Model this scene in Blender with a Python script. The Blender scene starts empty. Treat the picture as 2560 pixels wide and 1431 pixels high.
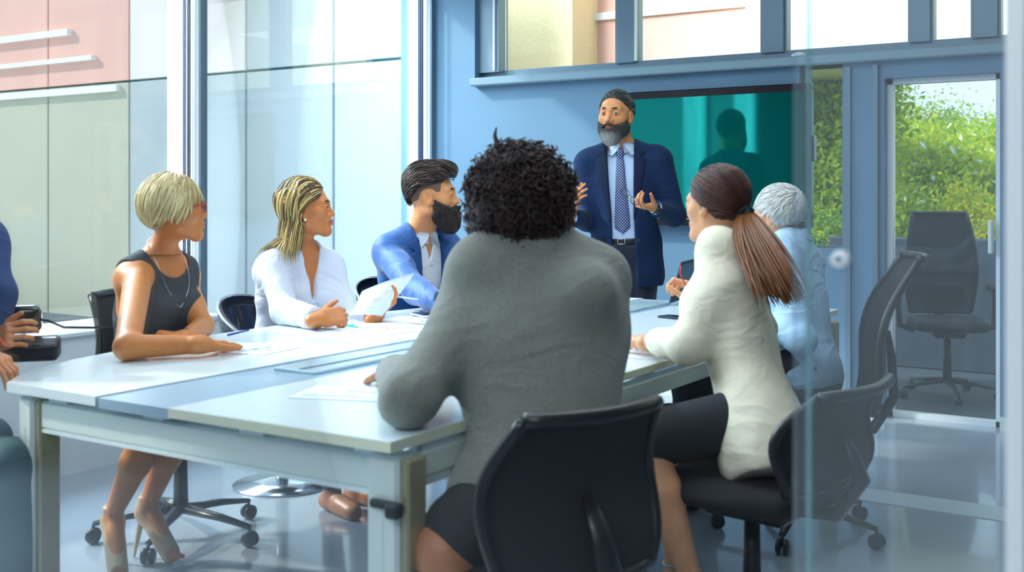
import bpy, bmesh, math, random
import numpy as np
from mathutils import Vector
random.seed(7); np.random.seed(7)
sc = bpy.context.scene
# ---------------------------------------------------------------- camera
TH = math.radians(32.7); FPX = 2782.0; CH = 1.25; HZ = 485.0
FW = np.array([-math.sin(TH), math.cos(TH), 0.0]); RT = np.array([math.cos(TH), math.sin(TH), 0.0]); UP = np.array([0, 0, 1.0])
cam_d = bpy.data.cameras.new('camera'); cam = bpy.data.objects.new('camera', cam_d); sc.collection.objects.link(cam)
cam.location = (0, 0, CH); cam.rotation_euler = (math.radians(90), 0, TH)
cam_d.sensor_width = 36.0; cam_d.lens = FPX / 2560 * 36.0
cam_d.shift_y = -(715.5 - HZ) / 2560
cam_d.clip_start = 0.05; cam_d.clip_end = 200
cam_d.dof.use_dof = True; cam_d.dof.focus_distance = 5.7; cam_d.dof.aperture_fstop = 3.6
sc.camera = cam
# ---------------------------------------------------------------- world, sun, light, exposure
wd = bpy.data.worlds.new('world'); sc.world = wd; wd.use_nodes = True
nt = wd.node_tree; nt.nodes.clear()
wo = nt.nodes.new('ShaderNodeOutputWorld'); wb = nt.nodes.new('ShaderNodeBackground')
tc = nt.nodes.new('ShaderNodeTexCoord'); sx = nt.nodes.new('ShaderNodeSeparateXYZ'); wr = nt.nodes.new('ShaderNodeValToRGB')
nt.links.new(tc.outputs['Generated'], sx.inputs[0]); nt.links.new(sx.outputs['Z'], wr.inputs[0]); nt.links.new(wr.outputs[0], wb.inputs[0]); nt.links.new(wb.outputs[0], wo.inputs[0])
wr.color_ramp.elements[0].position = 0.0; wr.color_ramp.elements[0].color = (0.80, 0.92, 1.0, 1)
wr.color_ramp.elements[1].position = 0.7; wr.color_ramp.elements[1].color = (0.40, 0.66, 1.0, 1)
wb.inputs[1].default_value = 1.45
def sun(name, d, s, col, ang):
    l = bpy.data.lights.new(name, 'SUN'); l.energy = s; l.color = col; l.angle = math.radians(ang)
    o = bpy.data.objects.new(name, l); sc.collection.objects.link(o)
    o.rotation_euler = Vector(d).to_track_quat('-Z', 'Y').to_euler(); return o
sun('sun', (0.83, 0.40, -0.62), 4.6, (1.0, 0.90, 0.76), 3)
def area(name, loc, d, sx_, sy_, e, col):
    l = bpy.data.lights.new(name, 'AREA'); l.shape = 'RECTANGLE'; l.size = sx_; l.size_y = sy_; l.energy = e; l.color = col
    o = bpy.data.objects.new(name, l); sc.collection.objects.link(o); o.location = loc
    o.rotation_euler = Vector(d).to_track_quat('-Z', 'Y').to_euler(); return o
area('window_daylight', (-6.6, 2.6, 4.6), (1, 0.05, -0.75), 6.5, 2.4, 2500, (0.74, 0.89, 1.0))  # added lamp above the windows, out of view, boosts the sky light
area('ceiling_lamp_light', (-2.2, 3.3, 2.9), (0, 0, -1), 2.4, 3.0, 62, (0.88, 0.95, 1.0))  # added overhead fill, no fixture behind it
area('lobby_lamp_light', (-0.6, -0.6, 2.9), (0, 0.15, -1), 2.6, 1.6, 100, (0.90, 0.95, 1.0))  # added fill on the camera side, brightens the table front
sc.view_settings.view_transform = 'Standard'; sc.view_settings.look = 'None'
sc.view_settings.gamma = 1.0; sc.view_settings.use_curve_mapping = False
sc.view_settings.exposure = 0.0
# ---------------------------------------------------------------- helpers: pixels of the photograph to points of the room
def ray(px): return FW + (px - 1280.0) / FPX * RT
def Wd(px, py, D):
    p = ray(px) * D; return np.array([p[0], p[1], CH - (py - HZ) / FPX * D])
def WZ(px, D, z):
    p = ray(px) * D; return np.array([p[0], p[1], z])
def onz(px, py, z):                                   # point on the horizontal plane z
    return WZ(px, FPX * (CH - z) / (py - HZ), z)
def wx(px, Y): r = ray(px); return r[0] / r[1] * Y    # X where the column px meets the plane Y
def wz(px, py, Y): D = Y / ray(px)[1]; return CH - (py - HZ) / FPX * D
def wy(px, X): r = ray(px); return r[1] / r[0] * X
def unit(v): v = np.asarray(v, float); return v / (np.linalg.norm(v) + 1e-12)
# ---------------------------------------------------------------- materials
_m = {}
def mat(name, col, rough=0.5, metal=0.0, spec=0.5, bump=0.0, bscale=60.0, var=0.0, vscale=8.0, coat=0.0, sheen=0.0, sss=0.0, emit=0, trans=0.0, wr=0.0):
    if name in _m: return _m[name]
    m = bpy.data.materials.new(name); m.use_nodes = True; t = m.node_tree; b = t.nodes['Principled BSDF']
    b.inputs['Base Color'].default_value = (*col, 1); b.inputs['Roughness'].default_value = rough; b.inputs['Metallic'].default_value = metal
    b.inputs['Specular IOR Level'].default_value = spec; b.inputs['Coat Weight'].default_value = coat; b.inputs['Sheen Weight'].default_value = sheen
    b.inputs['Transmission Weight'].default_value = trans
    if sss: b.inputs['Subsurface Weight'].default_value = sss; b.inputs['Subsurface Radius'].default_value = (1, .35, .2); b.inputs['Subsurface Scale'].default_value = 0.008
    co = t.nodes.new('ShaderNodeTexCoord')
    if var:
        n = t.nodes.new('ShaderNodeTexNoise'); n.inputs['Scale'].default_value = vscale; n.inputs['Detail'].default_value = 4
        t.links.new(co.outputs['Object'], n.inputs['Vector'])
        r = t.nodes.new('ShaderNodeValToRGB'); t.links.new(n.outputs['Fac'], r.inputs[0]); t.links.new(r.outputs[0], b.inputs['Base Color'])
        r.color_ramp.elements[0].position = .3; r.color_ramp.elements[1].position = .7
        r.color_ramp.elements[0].color = (*[c * (1 - var) for c in col], 1); r.color_ramp.elements[1].color = (*[min(1, c * (1 + var)) for c in col], 1)
    if bump:
        n2 = t.nodes.new('ShaderNodeTexNoise'); n2.inputs['Scale'].default_value = bscale; n2.inputs['Detail'].default_value = 3
        t.links.new(co.outputs['Object'], n2.inputs['Vector'])
        bp = t.nodes.new('ShaderNodeBump'); bp.inputs['Strength'].default_value = bump; bp.inputs['Distance'].default_value = .01
        t.links.new(n2.outputs['Fac'], bp.inputs['Height']); t.links.new(bp.outputs[0], b.inputs['Normal'])
    if wr:
        n3 = t.nodes.new('ShaderNodeTexNoise'); n3.inputs['Scale'].default_value = 4.2; n3.inputs['Detail'].default_value = 1.5; n3.inputs['Distortion'].default_value = 1.4; n3.inputs['Roughness'].default_value = .55
        mp = t.nodes.new('ShaderNodeMapping'); mp.inputs['Scale'].default_value = (1, 1, 1.7); mp.inputs['Rotation'].default_value = (.5, .3, 0); t.links.new(co.outputs['Object'], mp.inputs[0]); t.links.new(mp.outputs[0], n3.inputs['Vector'])
        ab = t.nodes.new('ShaderNodeMath'); ab.operation = 'PINGPONG'; ab.inputs[1].default_value = .16; t.links.new(n3.outputs['Fac'], ab.inputs[0])
        b3 = t.nodes.new('ShaderNodeBump'); b3.inputs['Strength'].default_value = min(1, wr * .6); b3.inputs['Distance'].default_value = .045; t.links.new(ab.outputs[0], b3.inputs['Height'])
        if bump: t.links.new(b3.outputs[0], bp.inputs['Normal'])
        else: t.links.new(b3.outputs[0], b.inputs['Normal'])
    _m[name] = m; return m
def hairmat(name, dark, light, rough=0.42):
    if name in _m: return _m[name]
    m = bpy.data.materials.new(name); m.use_nodes = True; t = m.node_tree; b = t.nodes['Principled BSDF']
    a = t.nodes.new('ShaderNodeAttribute'); a.attribute_name = 'lock'
    r = t.nodes.new('ShaderNodeValToRGB'); t.links.new(a.outputs['Fac'], r.inputs[0]); t.links.new(r.outputs[0], b.inputs['Base Color'])
    r.color_ramp.elements[0].color = (*dark, 1); r.color_ramp.elements[1].color = (*light, 1)
    b.inputs['Roughness'].default_value = rough; b.inputs['Specular IOR Level'].default_value = .45
    _m[name] = m; return m
# ---------------------------------------------------------------- objects
def link(o, parent=None):
    sc.collection.objects.link(o)
    if parent is not None: o.parent = parent
    return o
def tag(o, label=None, cat=None, group=None, kind=None):
    if label: o['label'] = label
    if cat: o['category'] = cat
    if group: o['group'] = group
    if kind: o['kind'] = kind
    return o
def thing(name, label, cat, loc=(0, 0, 0), rz=0.0, group=None):
    o = bpy.data.objects.new(name, None); link(o); o.location = loc; o.rotation_euler = (0, 0, rz); o.empty_display_size = .1
    return tag(o, label, cat, group)
def mesh_obj(name, V, F, m, parent=None, smooth=True, world=False):
    me = bpy.data.meshes.new(name)
    V = np.asarray(V, float)
    if world and parent is not None:       # vertices given in room coordinates, the parent stands at its own base
        p = parent
        off = np.array(p.location) if p.parent is None else np.array(p.parent.location)
        V = V - off
    me.from_pydata(V.tolist(), [], F if isinstance(F, list) else F.tolist()); me.update()
    if smooth: me.polygons.foreach_set('use_smooth', [True] * len(me.polygons))
    me.materials.append(m)
    return link(bpy.data.objects.new(name, me), parent)
class MB:
    """collects simple solids; build() links them as one mesh object"""
    def __init__(s): s.V = []; s.F = []
    def add(s, V, F):
        n = len(s.V); s.V += [tuple(map(float, v)) for v in V]; s.F += [tuple(i + n for i in f) for f in F]; return s
    def box(s, c, h, R=None, bev=0.0):
        c = np.array(c, float); h = np.array(h, float)
        if bev > 0:
            b = min(bev, min(h) * .9); V = []; 
            for sxx in (-1, 1):
                for syy in (-1, 1):
                    for szz in (-1, 1):
                        for k in range(3):
                            v = np.array([sxx, syy, szz]) * h; o = np.array([sxx, syy, szz]) * b
                            for j in range(3):
                                if j != k: v[j] -= o[j]
                            V.append(v)
            bm = bmesh.new()
            for v in V: bm.verts.new(v)
            r = bmesh.ops.convex_hull(bm, input=bm.verts); bm.verts.index_update()
            bmesh.ops.dissolve_limit(bm, angle_limit=.01, verts=bm.verts, edges=bm.edges)
            bm.verts.index_update(); bm.verts.ensure_lookup_table()
            VV = np.array([v.co[:] for v in bm.verts]); FF = [[v.index for v in f.verts] for f in bm.faces]; bm.free()
        else:
            VV = np.array([[x, y, z] for x in (-1, 1) for y in (-1, 1) for z in (-1, 1)]) * h
            FF = [(0, 1, 3, 2), (4, 6, 7, 5), (0, 4, 5, 1), (2, 3, 7, 6), (0, 2, 6, 4), (1, 5, 7, 3)]
        if R is not None: VV = VV @ np.array(R)
        return s.add(VV + c, FF)
    def bb(s, x0, x1, y0, y1, z0, z1, bev=0.0): return s.box(((x0 + x1) / 2, (y0 + y1) / 2, (z0 + z1) / 2), (abs(x1 - x0) / 2, abs(y1 - y0) / 2, abs(z1 - z0) / 2), None, bev)
    def tube(s, pts, rad, n=10, caps=True, flat=1.0, nrm=None):
        pts = np.array(pts, float); m = len(pts); rad = np.ones(m) * rad if np.isscalar(rad) else np.array(rad, float)
        T = np.gradient(pts, axis=0) if m > 2 else np.array([pts[1] - pts[0]] * 2)
        ref = np.array([0, 0, 1.0]) if nrm is None else np.array(nrm, float)
        if abs(np.dot(unit(T[0]), unit(ref))) > .95: ref = np.array([1.0, 0, 0])
        V = []
        for i in range(m):
            t = unit(T[i]); a = unit(np.cross(t, ref)); b = np.cross(a, t); 
            if nrm is None: ref = b
            for k in range(n):
                w = 2 * math.pi * k / n; V.append(pts[i] + rad[i] * (math.cos(w) * a + flat * math.sin(w) * b))
        F = [(i * n + k, i * n + (k + 1) % n, (i + 1) * n + (k + 1) % n, (i + 1) * n + k) for i in range(m - 1) for k in range(n)]
        if caps: F += [tuple(range(n - 1, -1, -1)), tuple((m - 1) * n + k for k in range(n))]
        return s.add(V, F)
    def lathe(s, c, prof, n=24, axis=None, caps=True):
        """prof: list of (radius, height)"""
        R = np.eye(3) if axis is None else frame_from(axis)
        V = []
        for r, h in prof:
            for k in range(n):
                w = 2 * math.pi * k / n; V.append(np.array(c) + np.array([r * math.cos(w), r * math.sin(w), h]) @ R)
        F = [(i * n + k, i * n + (k + 1) % n, (i + 1) * n + (k + 1) % n, (i + 1) * n + k) for i in range(len(prof) - 1) for k in range(n)]
        if caps: F += [tuple(range(n - 1, -1, -1)), tuple((len(prof) - 1) * n + k for k in range(n))]
        return s.add(V, F)
    def prism(s, poly, z0, z1):
        n = len(poly); V = [(x, y, z0) for x, y in poly] + [(x, y, z1) for x, y in poly]
        return s.add(V, [tuple(range(n - 1, -1, -1)), tuple(range(n, 2 * n))] + [(i, (i + 1) % n, n + (i + 1) % n, n + i) for i in range(n)])
    def build(s, name, m, parent=None, smooth=False, world=False, bevel=0.0):
        o = mesh_obj(name, s.V, s.F, m, parent, smooth, world)
        if bevel:
            b = o.modifiers.new('bevel', 'BEVEL'); b.width = bevel; b.segments = 2; b.limit_method = 'ANGLE'
        return o
def frame_from(z):
    z = unit(z); a = np.array([0, 0, 1.0]) if abs(z[2]) < .9 else np.array([1.0, 0, 0]); x = unit(np.cross(a, z)); y = np.cross(z, x); return np.array([x, y, z])
# ---------------------------------------------------------------- soft solids: blended shapes turned into one closed skin
def _bd(P, c, r): return np.linalg.norm(P - c, axis=-1) - r
class Op:
    __slots__ = ('t', 'f', 'k', 'c', 'R')
    def __init__(s, t, f, k, c, R): s.t, s.f, s.k, s.c, s.R = t, f, k, c, R
def rc(a, b, ra, rb, k=.02, t='u'):
    a = np.array(a, float); b = np.array(b, float); ba = b - a; L2 = float(ba @ ba) + 1e-12
    def f(P):
        pa = P - a; h = np.clip(pa @ ba / L2, 0, 1); return np.sqrt(((pa - h[..., None] * ba) ** 2).sum(-1)) - (ra + (rb - ra) * h)
    return Op(t, f, k, (a + b) / 2, math.sqrt(L2) / 2 + max(ra, rb))
def sp(c, r, k=.02, t='u'): return rc(c, np.array(c, float) + [0, 0, 1e-5], r, r, k, t)
def ell(c, r, k=.02, t='u', A=None):
    c = np.array(c, float); r = np.array(r, float); A = np.eye(3) if A is None else np.array(A)
    def f(P):
        q = (P - c) @ A.T; k0 = np.sqrt(((q / r) ** 2).sum(-1)); k1 = np.sqrt(((q / r ** 2) ** 2).sum(-1)) + 1e-9; return k0 * (k0 - 1) / k1
    return Op(t, f, k, c, max(r))
def rbox(c, h, r, k=.02, t='u', A=None):
    c = np.array(c, float); h = np.array(h, float); A = np.eye(3) if A is None else np.array(A)
    def f(P):
        q = np.abs((P - c) @ A.T) - h + r; return np.sqrt((np.maximum(q, 0) ** 2).sum(-1)) + np.minimum(q.max(-1), 0) - r
    return Op(t, f, k, c, float(np.linalg.norm(h)))
def fn(f, k=.01, t='i', c=(0, 0, 0), R=1e9): return Op(t, f, k, np.array(c, float), R)
def half(p, n, k=.01, t='s'):                       # half space on the side n of p
    p = np.array(p, float); n = unit(n); return fn(lambda P: -((P - p) @ n), k, t)
def _mix(d, g, k, t):
    if t == 'u':
        h = np.clip(.5 + .5 * (d - g) / k, 0, 1); return d + (g - d) * h - k * h * (1 - h)
    if t == 's': g = -g
    h = np.clip(.5 + .5 * (g - d) / k, 0, 1); return d + (g - d) * h + k * h * (1 - h)
def ev(ops, P):
    d = None
    for o in ops:
        g = o.f(P); d = g if d is None else _mix(d, g, o.k, o.t)
    return d
def ev_blocks(ops, P, C, S):
    d = np.full(P.shape[:2], 1e3)
    for n, o in enumerate(ops):
        if o.R > 1e8 or o.t == 'i' or n == 0:
            g = o.f(P); d = g if n == 0 else _mix(d, g, max(o.k, 1e-5), o.t); continue
        m = _bd(C, o.c, o.R) < S * 2.0 + o.k
        if not m.any(): continue
        g = o.f(P[m]); d[m] = _mix(d[m], g, max(o.k, 1e-5), o.t)
    return d
def poly(ops, lo, hi, h, disp=None):
    lo = np.array(lo, float); hi = np.array(hi, float); S = 8 * h
    nb = np.ceil((hi - lo) / S).astype(int)
    B = np.stack(np.meshgrid(*[np.arange(n) for n in nb], indexing='ij'), -1).reshape(-1, 3)
    C = lo + (B + .5) * S
    dc = ev(ops, C); keep = np.abs(dc) < S * 1.45; B = B[keep]; C = C[keep]
    if len(B) == 0: return np.zeros((0, 3)), []
    g = np.arange(9); G = np.stack(np.meshgrid(g, g, g, indexing='ij'), -1).reshape(-1, 3)
    P = lo + (B[:, None, :] * 8 + G[None]) * h
    V = ev_blocks(ops, P, C, S)
    if disp is not None: V = V + disp(P)
    V = V.reshape(-1, 9, 9, 9); ins = V < 0
    cnt = sum(ins[:, a:a + 8, b:b + 8, c:c + 8].astype(np.int8) for a in (0, 1) for b in (0, 1) for c in (0, 1))
    cell = np.argwhere((cnt > 0) & (cnt < 8)); bi = cell[:, 0]; ci = cell[:, 1:]
    acc = np.zeros((len(cell), 3)); num = np.zeros(len(cell))
    corners = [(a, b, c) for a in (0, 1) for b in (0, 1) for c in (0, 1)]
    for p in corners:
        for ax in range(3):
            if p[ax]: continue
            q = list(p); q[ax] = 1
            v0 = V[bi, ci[:, 0] + p[0], ci[:, 1] + p[1], ci[:, 2] + p[2]]; v1 = V[bi, ci[:, 0] + q[0], ci[:, 1] + q[1], ci[:, 2] + q[2]]
            m = (v0 < 0) != (v1 < 0); t = np.where(m, v0 / np.where(m, v0 - v1, 1), 0)
            pt = np.array(p, float)[None].repeat(len(cell), 0); pt[:, ax] += t
            acc += pt * m[:, None]; num += m
    gc = B[bi] * 8 + ci; pos = lo + (gc + acc / num[:, None]) * h
    N = nb * 8 + 2
    key = ((gc[:, 0] + 1) * N[1] + gc[:, 1] + 1) * N[2] + gc[:, 2] + 1
    o = np.argsort(key); key = key[o]; pos = pos[o]
    F = []
    for ax in range(3):
        u, w = (ax + 1) % 3, (ax + 2) % 3
        sl0 = [slice(0, 8)] * 3; sl1 = list(sl0); sl1[ax] = slice(1, 9)
        a = ins[(slice(None), *sl0)]; b = ins[(slice(None), *sl1)]
        e = np.argwhere(a != b); flip = ~a[e[:, 0], e[:, 1], e[:, 2], e[:, 3]]
        gi = B[e[:, 0]] * 8 + e[:, 1:]
        q = []
        for du, dw in ((-1, -1), (0, -1), (0, 0), (-1, 0)):
            x = gi.copy(); x[:, u] += du; x[:, w] += dw
            kk = ((x[:, 0] + 1) * N[1] + x[:, 1] + 1) * N[2] + x[:, 2] + 1
            ix = np.searchsorted(key, kk); ix = np.clip(ix, 0, len(key) - 1); ok = key[ix] == kk; q.append(np.where(ok, ix, -1))
        q = np.stack(q, 1); q[flip] = q[flip][:, ::-1]; q = q[(q >= 0).all(1)]; F.append(q)
    return pos, np.concatenate(F)
def stitch(parts):
    """join overlapping skins into one connected body: each piece is tied to the body with a small face inside the clothes"""
    parts = [p for p in parts if len(p[0])]; V, F = parts[0]; F = [tuple(f) for f in np.asarray(F).tolist()]
    for v, f in parts[1:]:
        f = np.asarray(f); i1 = np.random.RandomState(1).permutation(len(V))[:2500]; i2 = np.random.RandomState(2).permutation(len(v))[:1500]
        d = ((V[i1][:, None] - v[i2][None]) ** 2).sum(-1); a, b = np.unravel_index(d.argmin(), d.shape); a, b = i1[a], i2[b]
        fa = next(q for q in F if a in q); fb = next(q for q in f.tolist() if b in q); a2 = fa[(fa.index(a) + 1) % len(fa)]; b2 = fb[(fb.index(b) + 1) % len(fb)]
        n = len(V); F += [tuple(x + n for x in q) for q in f.tolist()]; F.append((int(a), int(a2), int(b2) + n, int(b) + n)); V = np.concatenate([V, v])
    return V, F
def join(parts):
    V = []; F = []; n = 0
    for v, f in parts:
        if len(v) == 0: continue
        V.append(v); F.append(np.asarray(f) + n); n += len(v)
    return np.concatenate(V), np.concatenate(F)
def bounds(ops, pad=.01):
    us = [o for o in ops if o.t == 'u' and o.R < 1e8]
    return np.min([o.c - o.R for o in us], 0) - pad, np.max([o.c + o.R for o in us], 0) + pad
def folds(amp, seed, freq=22.0, st=None):
    r = np.random.RandomState(seed); D = [unit(r.randn(3)) for _ in range(7)]; ph = r.rand(7) * 6.28
    def f(P):
        s = 0
        for i, d in enumerate(D[:5]):
            a = P @ d * freq * (1 + .3 * i) + ph[i] + 1.6 * np.sin(P @ D[i - 1] * freq * .5 + ph[i - 2])
            s = s + (1 - 1.57 * np.abs(np.sin(a * .5))) * (.35 + .65 * np.sin(P @ D[(i + 3) % 7] * 9 + ph[i]) ** 2) / (1 + .35 * i)
        return -s * amp * 1.25
    return f
# ---------------------------------------------------------------- frames
class Fr:
    """local frame: x the person's right, y forward, z up"""
    def __init__(s, o, fwd, up=(0, 0, 1), sc_=1.0, roll=0.0):
        s.o = np.array(o, float); f = unit(fwd); r = unit(np.cross(f, up)); u = np.cross(r, f)
        if roll: r, u = math.cos(roll) * r + math.sin(roll) * u, -math.sin(roll) * r + math.cos(roll) * u
        s.A = np.array([r, f, u]); s.s = sc_
    def p(s, v): return s.o + s.s * (np.array(v, float) @ s.A)
    def d(s, v): return np.array(v, float) @ s.A
    def loc(s, P): return (P - s.o) @ s.A.T / s.s
    def rc(s, a, b, ra, rb, k=.02, t='u'): return rc(s.p(a), s.p(b), ra * s.s, rb * s.s, k * s.s, t)
    def sp(s, c, r, k=.02, t='u'): return sp(s.p(c), r * s.s, k * s.s, t)
    def ell(s, c, r, k=.02, t='u', rx=0.0):
        A = s.A
        if rx: c_, s_ = math.cos(rx), math.sin(rx); A = np.array([[1, 0, 0], [0, c_, s_], [0, -s_, c_]]) @ s.A
        return ell(s.p(c), np.array(r) * s.s, k * s.s, t, A)
    def frc(s, a, b, ra, rb, sy=.65, k=.03, t='u', sx=1.0):
        a = np.array(a, float); b = np.array(b, float); sc3 = np.array([sx, sy, 1.0]); a2 = a / sc3; b2 = b / sc3; ba = b2 - a2; L2 = float(ba @ ba) + 1e-12
        def f(P):
            q = s.loc(P) / sc3; pa = q - a2; h = np.clip(pa @ ba / L2, 0, 1); return (np.sqrt(((pa - h[..., None] * ba) ** 2).sum(-1)) - (ra + (rb - ra) * h)) * min(sy, sx, 1) ** .6 * s.s
        return Op(t, f, k * s.s, s.p((a + b) / 2), (np.linalg.norm(b - a) / 2 + max(ra, rb) * 1.05) * s.s)
def face_dir(a, pitch=0.0):
    """a: degrees, 0 faces the camera, 90 the right of the photograph, 180 away"""
    a = math.radians(a); f = -math.cos(a) * FW + math.sin(a) * RT; p = math.radians(pitch)
    return math.cos(p) * f + math.sin(p) * UP
def off(ops, r): 
    """the same shape grown by r"""
    out = []
    for o in ops:
        if o.t in ('u',): out.append(Op(o.t, (lambda g: (lambda P: g(P) - r))(o.f), o.k, o.c, o.R + abs(r)))
        else: out.append(o)
    return out
# ---------------------------------------------------------------- head
def head_ops(X, male=True, beard=False):
    j = 1.0 if male else .88
    o = [X.ell((0, -.014, .028), (.074, .094, .088)), X.ell((0, .022, -.02), (.0575 * (.97 + .03 * j), .066, .082), k=.03)]
    o += [X.rc((.048 * j, .0, -.062), (.016 * j, .066, -.096), .022, .019, k=.03), X.rc((-.048 * j, .0, -.062), (-.016 * j, .066, -.096), .022, .019, k=.03)]
    o += [X.rc((-.010 * j, .073, -.098), (.010 * j, .073, -.098), .0165, .0165, k=.02)]
    o += [X.sp((.040, .048, -.022), .025, k=.025), X.sp((-.040, .048, -.022), .025, k=.025)]
    o += [X.rc((.040, .068, .022), (.012, .080, .019), .010, .011, k=.02), X.rc((-.040, .068, .022), (-.012, .080, .019), .010, .011, k=.02)]
    o += [X.ell((.032, .094, .002), (.019, .017, .0125), k=.014, t='s'), X.ell((-.032, .094, .002), (.019, .017, .0125), k=.014, t='s')]
    o += [X.ell((.032, .0735, .001), (.0165, .0135, .0125), k=.006), X.ell((-.032, .0735, .001), (.0165, .0135, .0125), k=.006)]
    # nose
    o += [X.rc((0, .078, .010), (0, .104, -.030), .0085, .0100 if male else .0085, k=.012), X.sp((.0125, .090, -.035), .0085, k=.008), X.sp((-.0125, .090, -.035), .0085, k=.008)]
    o += [X.sp((.007, .098, -.0435), .004, k=.003, t='s'), X.sp((-.007, .098, -.0435), .004, k=.003, t='s')]
    # mouth
    o += [X.ell((0, .078, -.060), (.028, .018, .018), k=.015)]
    o += [X.rc((-.020, .084, -.0585), (.0, .0945, -.0565), .004, .0058, k=.005), X.rc((.020, .084, -.0585), (.0, .0945, -.0565), .004, .0058, k=.005)]
    o += [X.rc((-.018, .083, -.0665), (.018, .083, -.0665), .004, .004, k=.006), X.rc((-.008, .0915, -.0680), (.008, .0915, -.0680), .006, .006, k=.005)]
    o += [X.rc((-.021, .092, -.0622), (.021, .092, -.0622), .0022, .0022, k=.004, t='s')]
    # ears
    for s in (1, -1):
        o += [X.ell((s * .0755, -.010, -.006), (.0085, .019, .031), k=.008, rx=.18), X.ell((s * .084, -.006, -.002), (.007, .011, .020), k=.005, t='s', rx=.18), X.sp((s * .075, -.002, -.034), .0085, k=.008)]
    return o
def smalls(X, body, iris=(.10, .05, .02), brow=None, lips=(.50, .14, .10), lipw=1.0, gaze=(0, 1, 0)):
    """eyes, eyebrows and lips as sub-parts of the body"""
    def bits(ops, name, m, h=.0012):
        lo, hi = bounds(ops, .004); V, F = poly(ops, lo, hi, h * X.s); return put(name, V, F, m, body)
    wm = mat('eye_white', (.75, .72, .68), .15); im = mat('iris_%.2f' % iris[0], iris, .1)
    for s in (1, -1):
        mb = MB(); c = X.p((s * .0315, .0755, .001)); V, F = uvs(c, .0125 * X.s); e = put('eye', V, F, wm, body)
        gz = unit(gaze); c2 = X.p(np.array([s * .0315, .0755, .001]) + gz * .0061); V, F = uvs(c2, .0078 * X.s); put('iris', V, F, im, e)
        if False: pass
    lidm = body.data.materials[0]
    for s in (1, -1):                                  # upper lid folds over the eyeball
        o = [X.ell((s * .0315, .0757, .001), (.0150, .0150, .0150), k=.001), fn(lambda P, s=s: -(X.loc(P)[..., 2] - .0042) * X.s, .001 * X.s, 'i')]
        lo, hi = bounds(o, .003); V, F = poly(o, lo, hi, .0014 * X.s); put('eyelid', V, F, lidm, body)
        o = [X.ell((s * .0315, .0757, .001), (.0146, .0146, .0146), k=.001), fn(lambda P, s=s: (X.loc(P)[..., 2] + .0050) * X.s, .001 * X.s, 'i')]
        lo, hi = bounds(o, .003); V, F = poly(o, lo, hi, .0014 * X.s); put('eyelid', V, F, lidm, body)
    if brow is not None:
        for s in (1, -1):
            o = [X.rc((s * .014, .0905, .0225), (s * .031, .0862, .0262), .0036, .0042, k=.003), X.rc((s * .031, .0862, .0262), (s * .052, .0675, .0200), .0040, .0016, k=.003)]
            bits(o, 'eyebrow', brow)
    lm = mat('lips_%.2f' % lips[0], lips, .4)
    o = [X.rc((-.020 * lipw, .0875, -.0585), (.0, .0985, -.0562), .0035, .0050, k=.003), X.rc((.020 * lipw, .0875, -.0585), (.0, .0985, -.0562), .0035, .0050, k=.003),
         X.rc((-.018 * lipw, .0870, -.0665), (0, .0955, -.0686), .0035, .0055, k=.003), X.rc((.018 * lipw, .0870, -.0665), (0, .0955, -.0686), .0035, .0055, k=.003), X.rc((-.02, .100, -.0624), (.02, .100, -.0624), .0018, .0018, k=.002, t='s')]
    bits(o, 'lips', lm)
def uvs(c, r, n=14):
    m = n // 2 + 1; V = []; 
    for i in range(m):
        a = math.pi * i / (m - 1)
        for k in range(n): V.append(np.array(c) + r * np.array([math.sin(a) * math.cos(2 * math.pi * k / n), math.sin(a) * math.sin(2 * math.pi * k / n), math.cos(a)]))
    return np.array(V), np.array([(i * n + k, (i + 1) * n + k, (i + 1) * n + (k + 1) % n, i * n + (k + 1) % n) for i in range(m - 1) for k in range(n)])
def root_of(o):
    while o.parent is not None: o = o.parent
    return o
def put(name, V, F, m, parent, smooth=True):
    """a part given in room coordinates (all parents except the root sit at the root's origin)"""
    if len(V) == 0: V = np.array([[0, 0, 0.], [0, 0, .001], [0, .001, 0]]); F = np.array([[0, 1, 2]])
    base = np.array(root_of(parent).location)
    return mesh_obj(name, np.asarray(V) - base, F, m, parent, smooth)
def skin_part(name, ops, h, m, parent, disp=None, pad=.01, lo=None, hi=None):
    l, u = bounds(ops, pad)
    if lo is not None: l = np.maximum(l, lo)
    if hi is not None: u = np.minimum(u, hi)
    V, F = poly(ops, l, u, h, disp); return put(name, V, F, m, parent)
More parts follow.
